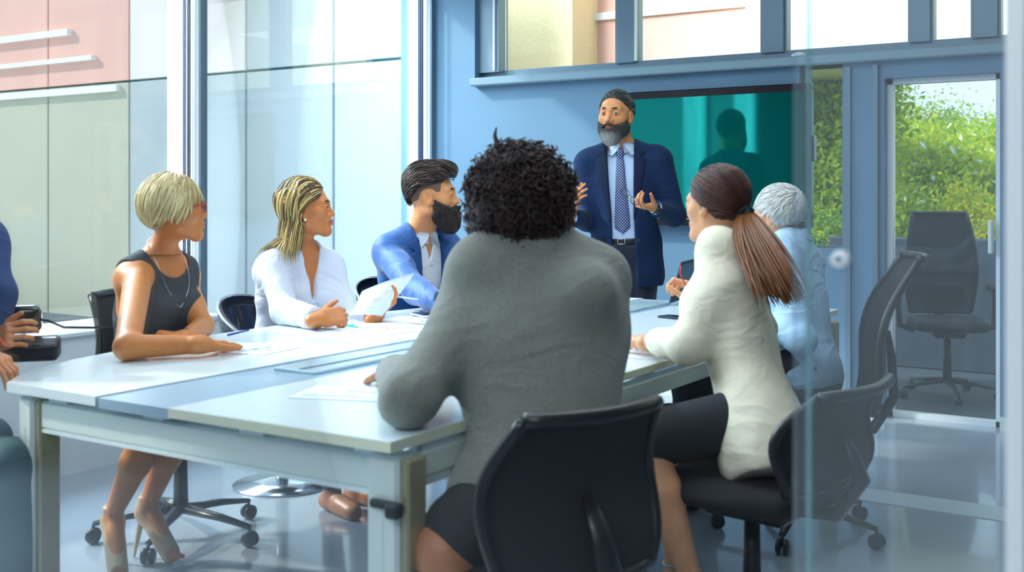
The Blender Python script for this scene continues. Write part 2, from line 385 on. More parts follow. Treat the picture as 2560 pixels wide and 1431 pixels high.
# ---------------------------------------------------------------- hair made of locks that follow the head
def grad(f, P, e=.0015):
    d = f(P); return d, unitv(np.stack([f(P + np.array([e, 0, 0])) - d, f(P + np.array([0, e, 0])) - d, f(P + np.array([0, 0, e])) - d], -1))
def unitv(v): return v / (np.linalg.norm(v, axis=-1, keepdims=True) + 1e-9)
def locks(X, hops, n, where, flow, length, steps=6, width=.006, lift=(.006, .012), seed=1, free=0.0, grav=0.0, thick=.45, jitter=.15, skirt=None, cy=-.012, taper=1.0, hang=None):
    """n locks. where(L): mask on local root points; flow(L, N): local direction; length in head units"""
    r = np.random.RandomState(seed); f = lambda P: ev(hops, P)
    D = unitv(r.randn(n * 6, 3)); P = X.p((0, cy, .02)) + D * .15 * X.s
    for _ in range(5):
        d, g = grad(f, P); P = P - (d[:, None]) * g
    L = X.loc(P); k = where(L); P = P[k][:n]; n = len(P)
    Ln = (length(X.loc(P)) if callable(length) else np.full(n, length)) * X.s * (1 + jitter * r.randn(n)).clip(.5, 1.6)
    lf = lift[0] + (lift[1] - lift[0]) * r.rand(n); lf = lf * X.s
    d, g = grad(f, P); P = P + g * (lf * .5)[:, None]; path = [P]; nor = [g]; dj = r.randn(n, 3) * jitter
    for i in range(steps):
        L = X.loc(P); d, g = grad(f, P)
        fl = flow(L, g @ X.A.T) @ X.A if True else None
        dr = unitv(fl) + dj * .6
        if grav: dr = dr + np.array([0, 0, -grav * (i + 1) / steps])
        dr = dr - (dr * g).sum(-1, keepdims=True) * g * (d < lf * 1.6)[:, None]
        dr = unitv(dr); P = P + dr * (Ln / steps)[:, None]
        d, g = grad(f, P); low = d < lf
        P = np.where(low[:, None], P + g * (lf - d)[:, None], P + (0 if free else 1) * g * ((lf - d) * .6)[:, None] * ((d < .05) & (True if hang is None else X.loc(P)[:, 2] > hang))[:, None])
        if skirt is not None: P = skirt(P)
        path.append(P); nor.append(g)
    path = np.stack(path, 1); nor = np.stack(nor, 1); T = unitv(np.gradient(path, axis=1)); S = unitv(np.cross(T, nor)); Nn = np.cross(S, T)
    m = steps + 1; tt = np.linspace(0, 1, m); w = width * X.s * (.55 + .45 * np.sin(np.pi * np.clip(tt * .9 + .12, 0, 1))) * (1 - taper * .85 * tt ** 2.2)
    w = w[None, :] * (.7 + .6 * r.rand(n))[:, None]
    ns = 5; V = np.empty((n, m, ns, 3))
    for q in range(ns):
        a = 2 * math.pi * q / ns + math.pi / 2; V[:, :, q] = path + S * (w * math.cos(a))[..., None] + Nn * (w * thick * math.sin(a))[..., None]
    F = []; idx = np.arange(n * m * ns).reshape(n, m, ns)
    for q in range(ns):
        q2 = (q + 1) % ns; F.append(np.stack([idx[:, :-1, q], idx[:, 1:, q], idx[:, 1:, q2], idx[:, :-1, q2]], -1).reshape(-1, 4))
    col = np.repeat((r.rand(n) * .8 + .1)[:, None], m * ns, 1).reshape(-1)
    return V.reshape(-1, 3), np.concatenate(F), col
def hair_obj(name, parts, m, parent, cols):
    V, F = join(parts); o = put(name, V, F, m, parent)
    a = o.data.attributes.new('lock', 'FLOAT', 'POINT'); a.data.foreach_set('value', np.concatenate(cols).astype(np.float32)); return o
def cap(X, hops, thick, region, h=.005, disp=None, k=.012):
    """close layer of hair under the locks; region(L) < 0 where hair grows (head units)"""
    o = off([q for q in hops], thick * X.s) + [fn(lambda P: region(X.loc(P)) * X.s, k * X.s, 'i')]
    lo = X.p((0, 0, 0)) - .17 * X.s; hi = X.p((0, 0, 0)) + .17 * X.s
    V, F = poly(o, lo, hi, h * X.s, disp); 
    L = X.loc(V); c = .35 + .25 * np.sin(L[:, 0] * 170 + L[:, 2] * 60) * np.sin(L[:, 1] * 120) if len(V) else np.zeros(0)
    return (V, F), c
# ---------------------------------------------------------------- hands and arms
def hand_ops(w, fwd, palm, side, curls=(20, 25, 30, 35), size=1.0, spread=.12, thumb=.5, tcurl=.3):
    """w wrist, fwd along the hand, palm the way the palm faces, side +1/-1 picks the thumb side"""
    f = unit(fwd); n = unit(np.array(palm) - np.dot(palm, f) * f); s = np.cross(f, n) * side; z = size
    P = lambda a, b, c: w + z * (a * f + b * s + c * n)
    A = np.array([f, s, n])
    o = [rc(w - .035 * z * f, w + .008 * z * f, .027 * z, .024 * z, .02), rbox(P(.052, -.002, 0), (.047 * z, .039 * z, .0135 * z), .012 * z, .018, A=A), ell(P(.035, .022, .008), (.028 * z, .018 * z, .014 * z), .012, A=A)]
    ln = [(.042, .026, .020), (.046, .029, .021), (.042, .027, .020), (.033, .021, .018)]
    for i in range(4):
        b = P(.094 - .004 * abs(i - 1), .0285 - .0195 * i, 0); c = math.radians(curls[i] if not np.isscalar(curls) else curls); sa = spread * (1.3 - i) * .8
        f2 = unit(f + sa * s); a = 0; r = [.0092, .0084, .0076, .0066]; r = [x * (1 if i < 3 else .88) * z for x in r]
        o.append(rc(P(.05, .02 - .014 * i, 0), b, .010 * z, r[0], .008))
        for j in range(3):
            a += c * (1.0, 1.15, .8)[j]; e = b + ln[i][j] * z * (math.cos(a) * f2 + math.sin(a) * n); o.append(rc(b, e, r[j], r[j + 1], .0035)); b = e
    b = P(.018, .026, .006); d = unit(f * .75 + s * thumb + n * tcurl)
    for j, (L, r0, r1) in enumerate(((.042, .0135, .0115), (.032, .0112, .0098), (.026, .0098, .0078))):
        e = b + L * z * d; o.append(rc(b, e, r0 * z, r1 * z, .008 if j == 0 else .004)); b = e; d = unit(d + f * .28 + n * tcurl * .35)
    return o
def ik(S, W, l1, l2, hint):
    S = np.array(S, float); W = np.array(W, float); d = W - S; L = np.linalg.norm(d)
    if L > (l1 + l2) * .995: k = L / ((l1 + l2) * .995); l1 *= k; l2 *= k
    a = (l1 * l1 - l2 * l2 + L * L) / (2 * L); h = math.sqrt(max(l1 * l1 - a * a, 0)); u = d / L; c = S + a * u
    v = np.array(hint) - c; v = v - (v @ u) * u; return c + h * unit(v)
def torso_ops(T, L, sw, cw=.145, ww=.125, hw=.15, depth=.64, lean=0.0, bust=0.0):
    """T frame at the pelvis, L pelvis to neck base"""
    o = [T.frc((-.05, -.01, -.02), (.05, -.01, -.02), hw * .86, hw * .86, depth * 1.05, k=.05), T.frc((0, 0, .02), (0, 0, L * .45), hw, ww, depth, k=.06),
         T.frc((-.055, 0, L * .66), (.055, 0, L * .66), cw * .92, cw * .92, depth * 1.02, k=.07), T.frc((0, 0, L * .4), (0, -.005, L * .8), ww * 1.05, cw * .85, depth, k=.06),
         T.frc((-sw + .045, -.012, L - .065), (sw - .045, -.012, L - .065), .062, .062, .9, k=.05),
         T.rc((0, -.012, L + .015), (sw * .8, -.015, L - .055), .048, .046, k=.045), T.rc((0, -.012, L + .015), (-sw * .8, -.015, L - .055), .048, .046, k=.045)]
    if bust: o += [T.ell((s * .075, .085, L * .62), (.068, .05 * bust, .065), k=.04) for s in (1, -1)]
    return o
# ================================================================ THE ROOM
YW = 6.35; XL = -4.73; YG = 1.25
m_wall = mat('blue_grey_paint', (.125, .245, .37), .62, bump=.03, bscale=180, var=.05, vscale=2.5)
m_floor = mat('polished_resin_floor', (.33, .38, .44), .16, bump=.02, bscale=4, var=.12, vscale=1.3, coat=.3)
m_ceil = mat('white_ceiling', (.8, .8, .8), .8)
m_frame = mat('grey_aluminium', (.16, .24, .31), .38, metal=.2)
m_framew = mat('white_aluminium', (.82, .86, .88), .35)
m_alu = mat('pale_aluminium', (.80, .90, .86), .32, metal=.25)
m_dark = mat('dark_gasket', (.01, .03, .08), .5)
def glass(name, col=(.96, .99, .99), refl=.10, haze=0.0, rough=0.0):
    m = bpy.data.materials.new(name); m.use_nodes = True; t = m.node_tree; t.nodes.clear()
    o = t.nodes.new('ShaderNodeOutputMaterial'); tr = t.nodes.new('ShaderNodeBsdfTransparent'); tr.inputs[0].default_value = (*col, 1)
    gl = t.nodes.new('ShaderNodeBsdfGlossy'); gl.inputs['Roughness'].default_value = rough
    fr = t.nodes.new('ShaderNodeFresnel'); fr.inputs[0].default_value = 1.45; mu = t.nodes.new('ShaderNodeMath'); mu.operation = 'MULTIPLY'; mu.inputs[1].default_value = refl * 10
    mx = t.nodes.new('ShaderNodeMixShader'); t.links.new(fr.outputs[0], mu.inputs[0]); t.links.new(mu.outputs[0], mx.inputs[0]); t.links.new(tr.outputs[0], mx.inputs[1]); t.links.new(gl.outputs[0], mx.inputs[2])
    last = mx
    if haze:
        df = t.nodes.new('ShaderNodeBsdfDiffuse'); df.inputs[0].default_value = (.85, .93, .96, 1); tl = t.nodes.new('ShaderNodeBsdfTranslucent'); tl.inputs[0].default_value = (.85, .93, .96, 1)
        ad = t.nodes.new('ShaderNodeAddShader'); t.links.new(df.outputs[0], ad.inputs[0]); t.links.new(tl.outputs[0], ad.inputs[1])
        m2 = t.nodes.new('ShaderNodeMixShader'); m2.inputs[0].default_value = haze; t.links.new(mx.outputs[0], m2.inputs[1]); t.links.new(ad.outputs[0], m2.inputs[2]); last = m2
    t.links.new(last.outputs[0], o.inputs[0]); return m
g_out = glass('window_glass', (.97, 1, 1), .06); g_front = glass('partition_glass', (.98, .995, 1), .03); g_slide = glass('sliding_glass', (.93, .97, 1), .06, .035)
def struct(mb, name, m, parent=None, **k):
    o = mb.build(name, m, parent, **k)
    if parent is None: o['kind'] = 'structure'
    return o
struct(MB().bb(-5.0, 3.2, -3.2, 6.55, -.12, 0), 'floor', m_floor)
struct(MB().bb(-5.2, 3.2, -3.2, 6.6, 2.95, 3.1), 'ceiling', m_ceil)
# back wall with its openings
cx = [wx(p, YW) for p in (1187, 1240, 1527, 1575, 1893, 1950, 2266, 2320, 2425, 2490)]
z_s = wz(1240, 178, YW); z_t = 2.86; XN0, XN1, XD0, XD1, XR = wx(2028, YW), wx(2106, YW), wx(2211, YW), wx(2500, YW), 3.2
XN0 -= .07; zn0 = wz(2065, 622, YW); zn1 = 2.045; zd = wz(2400, 186, YW)
b = MB(); y0, y1 = YW, YW + .22
b.bb(XL - .3, XN0, y0, y1, 0, z_s - .10); b.bb(XL - .3, cx[0], y0, y1, z_s - .10, 2.95)
b.bb(XN0, XN1, y0, y1, 0, zn0); b.bb(XN1, XD0, y0, y1, 0, z_s - .10); b.bb(XD1, XR, y0, y1, 0, z_s - .10)
b.bb(XD0, XD1, y0, y1, zd, z_s - .10); b.bb(XN0, XN1, y0, y1, zn1, z_s - .10)
b.bb(cx[0], XR, y0, y1, z_t, 2.95); struct(b, 'wall_back', m_wall)
struct(MB().bb(XN1 + .02, XN1 + .05, y0 - .02, y0 + .01, 0, z_s - .12).bb(XD0 - .055, XD0 - .03, y0 - .03, y0 + .01, 0, z_s - .12), 'trim_1', m_frame)
struct(MB().bb(cx[0], XR, y0 - .07, y0 + .2, z_s - .10, z_s - .045, .008), 'window_3', mat('sill_grey', (.22, .33, .40), .4))
# window strip under the ceiling: one frame with a pane for every light
edges = [cx[1] - .05, cx[2], cx[3], cx[4], cx[5], cx[6], cx[7], cx[8], cx[9], 0.15, .25, 1.0]
fr = MB(); yy0, yy1 = y0 + .09, y0 + .16
fr.bb(cx[0], XR, yy0, yy1, z_s - .045, z_s + .012); fr.bb(cx[0], cx[1] - .005, yy0 - .05, yy1, z_s, z_t)
for a, c in ((cx[2], cx[3]), (cx[4], cx[5]), (cx[6], cx[7]), (cx[8], cx[9]), (.1, .22), (1.1, 1.2), (2.2, 2.3)): fr.bb(a, c, yy0 - .02, yy1, z_s, z_t, .006); fr.bb(a - .012, a, yy0 - .005, yy1, z_s, z_t); fr.bb(c, c + .012, yy0 - .005, yy1, z_s, z_t)
w1 = struct(fr, 'window_1', m_frame)
for a, c in ((cx[1], cx[2]), (cx[3], cx[4]), (cx[5], cx[6]), (cx[7], cx[8]), (cx[9], .1), (.22, 1.1), (1.2, 2.2), (2.3, XR)):
    MB().bb(a, c, yy0 + .03, yy0 + .036, z_s, z_t).build('pane', g_out, w1)
MB().bb(cx[3] + .0, cx[3] + .012, yy0 - .03, yy0, z_s + .01, z_t).bb(cx[1] - .045, cx[1] - .03, yy0 - .062, yy0 - .045, z_s + .01, z_t).build('window_seal', m_framew, w1)
# narrow fixed window and glazed garden door in the back wall
t_ = .018
def ring(x0, x1, z0, z1, w, ya, yb): return MB().bb(x0, x0 + w, ya, yb, z0, z1).bb(x1 - w, x1, ya, yb, z0, z1).bb(x0, x1, ya, yb, z1 - w, z1).bb(x0, x1, ya, yb, z0, z0 + w)
w2 = struct(ring(XN0, XN1, zn0, zn1, .012, y0 + .08, y0 + .13), 'window_2', m_frame)
MB().bb(XN0, XN1, y0 + .10, y0 + .106, zn0, zn1).build('pane', g_out, w2)
d1 = struct(ring(XD0, XD1, 0.0, zd, .03, y0 + .06, y0 + .12), 'door_1', m_framew)
MB().bb(XD0 + .03, XD1 - .03, y0 + .09, y0 + .096, .03, zd - .03).build('pane', g_out, d1)
MB().box((XD1 - .05, y0 + .03, 1.02), (.012, .02, .09), None, .006).build('door_handle', m_alu, d1)
struct(MB().bb(XL, XD0, YW - .014, YW, 0, .07).bb(XD1, XR, YW - .014, YW, 0, .07), 'baseboard_back', m_alu)
# left window wall: posts, rails, panes
ya, yb, yc = wy(431, XL - .0), wy(518, XL), wy(1022, XL)
y_p = [-1.95, -1.75, .15, .35, 2.1, 2.3] 
m_post = mat('sunlit_white_frame', (.90, .90, .90), .4)
def post(mb, a, c): mb.bb(XL - .27, XL - .012, a, c, 0, 2.95, .004)
def winleft(n, a, c, d):
    """post from a to c, then a glass light up to d"""
    mb = MB(); post(mb, a, c); mb.bb(XL - .10, XL - .03, c, d, 0, .10).bb(XL - .10, XL - .03, c, d, 2.85, 2.95)
    o = struct(mb, 'window_%d' % n, m_post)
    MB().bb(XL - .012, XL + .004, a, c, 0, 2.95, .003).build('frame_face', m_frame, o)  # room side of the white post, its shade put in as grey
    MB().bb(XL - .068, XL - .060, c, d, .10, 2.85).build('pane', g_out, o)
    MB().bb(XL - .075, XL - .055, d - .026, d - .018, .10, 2.85).bb(XL - .075, XL - .055, d - .056, d - .050, .10, 2.85).build('seal', m_dark, o)
    return o
yq = [wy(500, XL), wy(518, XL), wy(1078, XL), 6.35]
struct(MB().bb(XL - .2, XL, -3.2, -.3, 0, 2.95), 'wall_left', mat('lobby_grey', (.10, .11, .12), .7)); winleft(5, -.3, -.2, 1.2); winleft(6, 1.2, 1.3, yq[0] - 0.0); winleft(7, yq[0], yq[1], yq[2])  # unseen wall kept solid and dark so the partition glass mirrors little
struct(MB().bb(XL - .20, XL - .012, yq[2], 6.35, 0, 2.95), 'window_8', m_post)
struct(MB().bb(XL - .012, XL + .004, yq[2], 6.35, 0, 2.95), 'trim_2', m_frame)  # grey stands for the shaded side of the corner post
# low white window shelf along the left glass
struct(MB().bb(XL + .01, XL + .42, 1.2, 4.0, .61, .635, .006).bb(XL + .01, XL + .40, 1.2, 4.0, 0, .61), 'trim_3', mat('white_shelf', (.82, .88, .92), .3))
# lobby behind the camera, kept plain
struct(MB().bb(-5.0, 3.2, -3.4, -3.2, 0, 2.95), 'wall_front', mat('lobby_grey', (.10, .11, .12), .7))
struct(MB().bb(3.2, 3.4, -3.2, 6.55, 0, 2.95), 'wall_right', mat('lobby_side', (.16, .22, .28), .7))
# pale strip laid on the floor by the doorway
struct(MB().bb(-1.85, 3.2, 4.58, 4.78, 0, .003).bb(-.62, -.42, 4.78, 6.35, 0, .003), 'trim_4', mat('pale_floor_inlay', (.52, .62, .68), .25))
# glass partition in front of the table
XS = wx(2025, YG)
gp = struct(MB().bb(-2.9, .95, YG - .02, YG + .05, 2.80, 2.95).bb(-2.9, .95, YG - .015, YG + .045, 0, .012), 'window_9', m_framew)
MB().bb(-2.9, XS, YG - .005, YG + .005, .012, 2.80).build('pane', g_front, gp)
MB().bb(XS - .0022, XS, YG - .006, YG + .006, .012, 2.80).build('pane_edge', glass('green_glass_edge', (.55, .85, .85), .1, .10), gp)
dp = struct(MB().bb(wx(2505, YG), wx(2552, YG), YG + .02, YG + .05, .012, 2.80).bb(wx(2556, YG), .95, YG + .02, YG + .05, 2.2, 2.26), 'door_2', mat('white_post', (.85, .92, .95), .35))
MB().bb(XS - .03, wx(2510, YG), YG + .032, YG + .040, .012, 2.80).build('pane', g_slide, dp)
kn = MB(); kc = np.array([wx(2101, YG + .03), YG + .03, CH - (649 - HZ) / FPX * (YG + .03) / ray(2101)[1]])
kn.lathe(kc, [(.0045, -.008), (.0095, -.008), (.0105, 0), (.0095, .008), (.0045, .008), (.0045, -.008)], 28, axis=(0, 1, 0), caps=False)
kn.build('door_knob', mat('satin_knob', (.85, .92, .97), .3), dp, smooth=True)

# ================================================================ OUTSIDE
# pale panelled facade beyond the left glass
YF = 7.5; fac = thing('facade', 'pale clad wall of tall joined panels beyond the floor-to-ceiling windows', 'building', (-8.0, YF, 0))
m_pan = [mat('cladding_%d' % i, c, .55, var=.03, vscale=1.2) for i, c in enumerate([(.46, .51, .53), (.50, .56, .58), (.57, .60, .53), (.56, .56, .43)])]
m_pink = mat('salmon_cladding', (.86, .50, .42), .6, var=.04, vscale=1.5); m_pale = mat('pale_pink_cladding', (.90, .82, .80), .6)  # pink of a mirrored building, a glass reflection put into the panel colour
m_ledge = mat('white_ledge', (.92, .88, .84), .6)
jx = [wx(p, YF) for p in (1100, 834, 615, 470, 323, 120, -60)]
while len(jx) < 11: jx.append(jx[-1] - 1.15)
zj = wz(834, 160, YF)
def wpart(mb, name, m, par, **k): return mb.build(name, m, par, world=True, **k)
for i in range(len(jx) - 1):
    a, c = jx[i + 1] + .012, jx[i] - .012
    mm = m_pan[0] if i < 2 else m_pan[1] if i < 3 else m_pan[2] if i < 4 else m_pan[3]
    if i == 3: mm = m_pan[1]
    wpart(MB().bb(a, c, YF, YF + .06, -.5, zj - .012, .004), 'panel', mm, fac)
    wpart(MB().bb(a, c, YF, YF + .06, zj + .012, 3.55, .004), 'panel', m_pan[0] if i < 2 else m_pale if i < 4 else m_pink, fac)  # upper left panels carry the mirrored pink in their colour
wpart(MB().bb(jx[-1], jx[0], YF + .05, YF + .3, -.5, 3.55), 'backing', mat('joint_green', (.03, .22, .22), .7), fac)
wpart(MB().bb(-18, wx(180, YF), YF - .06, YF, 2.95, 3.02).bb(-18, wx(240, YF), YF - .06, YF, 2.66, 2.71).bb(-18, wx(300, YF), YF - .05, YF, zj - .10, zj - .03), 'ledge', m_ledge, fac)  # white stripes of the mirrored building, shaped as strips on the facade
# building with cream and salmon render beyond the window strip
YB = 9.6; bld = thing('apartment_building', 'cream and salmon rendered building seen through the high window strip', 'building', (0, YB, 0))
xs = [wx(1494, YB), wx(1905, YB)]
wpart(MB().bb(-9, xs[0], YB - .5, YB, 2.42, 9), 'cream_wall', mat('cream_render', (.82, .66, .38), .8, bump=.4, bscale=60, var=.05, vscale=30), bld)
wpart(MB().bb(xs[0], xs[1], YB, YB + .3, 2.42, 9), 'salmon_wall', mat('salmon_render', (.88, .48, .36), .8, var=.03), bld)
wpart(MB().bb(xs[1], 7, YB - .4, YB, 2.42, 9), 'yellow_wall', mat('pale_yellow_render', (.93, .84, .62), .8, var=.03), bld)
wpart(MB().bb(xs[0], xs[1], YB - .06, YB, wz(1580, 45, YB), wz(1580, 45, YB) + .07), 'ledge', m_ledge, bld)
for x_ in (-8.6, -6.2, 3.2, 6.6): wpart(MB().bb(x_ - .15, x_ + .15, YB - .35, YB - .05, -.1, 2.42, .01), 'pillar', mat('render_pillar', (.6, .55, .45), .8), bld)
wpart(MB().bb(-9, 7, YB + .02, YB + 2.5, 2.43, 2.6), 'floor_slab', mat('render_pillar', (.6, .55, .45), .8), bld)
# garden
m_lawn = mat('sunlit_grass', (.50, .52, .06), .9, bump=.6, bscale=25, var=.3, vscale=2)
g = MB().bb(-30, 30, 9.2, 40, -.5, -.06).build('lawn', m_lawn); tag(g, kind='structure')
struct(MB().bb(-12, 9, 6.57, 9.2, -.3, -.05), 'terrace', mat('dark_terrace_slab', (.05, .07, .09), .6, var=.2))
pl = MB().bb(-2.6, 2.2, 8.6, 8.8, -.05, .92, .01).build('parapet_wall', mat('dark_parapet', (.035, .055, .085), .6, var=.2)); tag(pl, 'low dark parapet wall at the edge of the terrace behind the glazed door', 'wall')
def leafmat(n, c):
    m = bpy.data.materials.new(n); m.use_nodes = True; t = m.node_tree; t.nodes.clear(); o = t.nodes.new('ShaderNodeOutputMaterial'); a = t.nodes.new('ShaderNodeBsdfDiffuse'); b = t.nodes.new('ShaderNodeBsdfTranslucent'); x = t.nodes.new('ShaderNodeMixShader'); x.inputs[0].default_value = .5
    a.inputs[0].default_value = (*c, 1); b.inputs[0].default_value = (*c, 1); t.links.new(a.outputs[0], x.inputs[1]); t.links.new(b.outputs[0], x.inputs[2]); t.links.new(x.outputs[0], o.inputs[0]); return m
leafm = [leafmat('leaf_%d' % i, c) for i, c in enumerate([(.45, .62, .06), (.75, .80, .08), (.30, .46, .09), (.95, .85, .06)])]
def tree(name, label, x, y, z0, h, rad, n, mi, group, blossoms=0, seed=0, stem=True, ls=.11):
    t = thing(name, label, 'tree', (x, y, z0), 0, group); r = np.random.RandomState(seed)
    if stem:
        tb = MB().tube([(0, 0, 0), (.05, .02, h * .3), (-.03, 0, h * .6), (.02, 0, h * .85)], [.09, .07, .05, .02], 8)
        for k in range(5):
            a = k * 1.3; tb.tube([(0, 0, h * (.3 + .08 * k)), (math.cos(a) * rad * .6, math.sin(a) * rad * .6, h * (.5 + .08 * k))], [.035, .01], 6)
        tb.build('trunk', mat('bark', (.25, .16, .08), .9), t, True)
    nc = 26; cc = r.randn(nc, 3); cc = cc / np.linalg.norm(cc, axis=1, keepdims=True) * (r.rand(nc, 1) ** .4) * .72
    for kind, cnt, m_, sz in (('foliage', n, leafm[mi], ls), ('foliage', n // 2, leafm[(mi + 1) % 2], ls), ('blossom', blossoms * 2, mat('white_blossom', (.95, .95, .9), .6), ls * 1.5)):
        if not cnt: continue
        c0 = cc[r.randint(0, nc, cnt)] + r.randn(cnt, 3) * .17
        c0 = c0 * np.array([rad, rad, h * .5 if not stem else h * .40]) + np.array([0, 0, h * .5 if not stem else h * .62]); c0[:, 2] = np.maximum(c0[:, 2], .05)
        u = unitv(r.randn(cnt, 3)); v = unitv(np.cross(u, r.randn(cnt, 3))); s = sz * (.6 + .8 * r.rand(cnt))[:, None]
        V = np.stack([c0 - u * s, c0 - v * s * .45 + u * s * .1, c0 + u * s, c0 + v * s * .45 + u * s * .1], 1).reshape(-1, 3)
        o = mesh_obj(kind, V, np.arange(cnt * 4).reshape(-1, 4), m_, t, False); o['kind'] = 'stuff'
    return t
def tree_at(px, py_top, D, rad, *a, **k):
    p = ray(px) * D; h = CH - (py_top - HZ) / FPX * D + .1; return p[0], p[1], h
for i, (nm, lb, px, pt, D, rad, mi, bl, st) in enumerate([
    ('tree', 'tall leafy tree framed by the narrow window beside the television', 2068, 60, 12.0, .9, 0, 0, True),
    ('tree', 'dense mid green tree standing furthest back in the garden', 2290, 215, 23.0, 2.0, 2, 260, True),
    ('tree', 'white-blossomed tree behind the glazed door, nearer its hinge side', 2260, 300, 15.8, 1.25, 0, 420, True),
    ('tree', 'yellow-green tree with white blossom in the middle of the glazed door', 2390, 300, 13.0, 1.15, 1, 420, True),
    ('tree', 'blossoming tree beside the handle edge of the glazed door', 2490, 260, 18.6, 1.5, 0, 480, True),
    ('shrub', 'golden yellow shrub low behind the glazed door', 2440, 445, 11.0, .55, 3, 0, False),
    ('shrub', 'dark green shrub low behind the narrow window', 2075, 490, 10.8, .5, 2, 0, False),
    ('shrub', 'olive green shrub low behind the glazed door near the column', 2250, 470, 11.5, .7, 0, 40, False)]):
    x, y, h = tree_at(px, pt, D, rad); 
    t = tree(nm, lb, x, y, -.06, h, rad, 15000 if st else 6000, mi, 'garden trees' if st else 'garden shrubs', bl, i, st, .042 if st else .032)

# ================================================================ TELEVISION
tx0, tx1 = wx(1513, YW - .06), wx(2030, YW - .06); tz1, tz0 = wz(2030, 207, YW - .06), wz(2030, 570, YW - .06)
tv = thing('television', 'large black wall-mounted television with a dark teal glossy screen', 'television', ((tx0 + tx1) / 2, YW, (tz0 + tz1) / 2))
def R(mb, n, m, par, **k): return wpart(mb, n, m, par, **k)
m_tvb = mat('gloss_black', (.008, .005, .008), .22, spec=.35)
yT = YW - .075
fb = MB().bb(tx0, tx1, yT, yT + .045, tz1 - .045, tz1, .006).bb(tx0, tx1, yT, yT + .045, tz0, tz0 + .085, .006).bb(tx0, tx0 + .045, yT, yT + .045, tz0 + .05, tz1 - .03).bb(tx1 - .045, tx1, yT, yT + .045, tz0 + .05, tz1 - .03)
fb.bb(tx0 + .02, tx1 - .02, yT + .02, yT + .05, tz0 + .02, tz1 - .02); R(fb, 'bezel', m_tvb, tv)
sm = bpy.data.materials.new('teal_screen'); sm.use_nodes = True; t = sm.node_tree; bs = t.nodes['Principled BSDF']
bs.inputs['Base Color'].default_value = (.0, .25, .22, 1); bs.inputs['Metallic'].default_value = .7; bs.inputs['Roughness'].default_value = .04
R(MB().bb(tx0 + .044, tx1 - .044, yT + .008, yT + .012, tz0 + .084, tz1 - .044), 'screen', sm, tv)
R(MB().bb(tx0 + .05, tx1 - .02, yT - .001, yT + .002, tz0 + .040, tz0 + .044), 'speaker_line', mat('chrome', (.7, .75, .8), .15, metal=1), tv)
R(MB().bb(tx0 + .3, tx1 - .3, YW - .03, YW - .001, tz0 + .2, tz1 - .2), 'wall_bracket', m_tvb, tv)
sk = MB().box((wx(2037, YW) , YW - .03, wz(2037, 372, YW)), (.012, .03, .075), None, .005).build('speaker', m_tvb); tag(sk, 'small black loudspeaker fixed to the wall beside the television edge', 'speaker')
sensor = MB().lathe((wx(1995, YW - .04), YW - .03, z_s - .045), [(.045, 0), (.04, .014), (.02, .022), (.001, .024)], 20).build('dome_sensor', m_framew, None, True); tag(sensor, 'small white dome sensor standing on the high window sill', 'sensor')

# ================================================================ TABLE
s_ = .88
TY0, TY1 = 1.79, 4.92; XA, XB, XC = -1.446, -2.124, -2.394
tab = thing('conference_table', 'long white conference table with pale aluminium frame and grey cable channel', 'table', (-2.2, 3.35, 0))
m_top = mat('white_laminate', (.76, .87, .92), .22, coat=.2); m_chan = mat('grey_channel', (.33, .47, .60), .3, metal=.15)
m_tray = mat('silver_flap', (.50, .66, .74), .25, metal=.3); m_edge = mat('table_edge', (.86, .88, .68), .4)
ZT = .74
R(MB().bb(XB + .002, XA, TY0, TY1, ZT - .025, ZT, .003), 'tabletop', m_top, tab)
outer = [(-2.77, TY0 + .0), (-2.90, 1.93), (-2.99, 2.15), (-3.05, 2.45), (-3.09, 2.85), (-3.10, 3.3), (-3.07, 3.75), (-3.00, 4.15), (-2.9, 4.55), (-2.78, TY1)]
R(MB().prism([(XC - .002, TY1), *outer[::-1], (XC - .002, TY0)][::-1], ZT - .025, ZT), 'tabletop', m_top, tab)
R(MB().bb(XB + .002, XA + .0015, TY0 - .0015, TY0 + .001, ZT - .024, ZT - .001), 'edge_band', m_edge, tab)
R(MB().bb(XA - .001, XA + .0015, TY0, TY1, ZT - .024, ZT - .001), 'edge_band', m_edge, tab)
R(MB().bb(XC, XB, TY0 + .004, TY1, ZT - .03, ZT - .004), 'cable_channel', m_chan, tab)
for a, c in ((2.35, 3.62), (3.75, 4.75)):
    R(MB().bb(XC + .06, XB - .05, a, c, ZT - .006, ZT + .006, .003), 'channel_flap', m_tray, tab)
R(MB().bb(XC + .15, XC + .165, 2.36, 3.6, ZT + .004, ZT + .0075), 'flap_slot', mat('slot', (.10, .18, .30), .4), tab)
bm_ = m_alu
for x0 in (-2.70, -1.50):
    R(MB().bb(x0, x0 + .05, TY0 + .1, TY1 - .1, ZT - .10, ZT - .045, .004), 'side_beam', bm_, tab)
for y in (TY0 + .045, TY1 - .095): R(MB().bb(-2.70, -1.46, y, y + .05, ZT - .122, ZT - .048, .006), 'cross_beam', bm_, tab)
R(MB().bb(-2.7, -1.46, TY0 + .045, TY0 + .055, ZT - .132, ZT - .122), 'beam_lip', mat('bright_lip', (.8, .92, .95), .3), tab)
for x in (-2.62, -2.24, -1.9, -1.55): R(MB().bb(x - .04, x + .04, TY0 + .05, TY0 + .09, ZT - .05, ZT - .025, .003), 'spacer', mat('spacer_white', (.8, .9, .95), .4), tab)
m_olive = mat('olive_aluminium', (.40, .36, .22), .35, metal=.3)
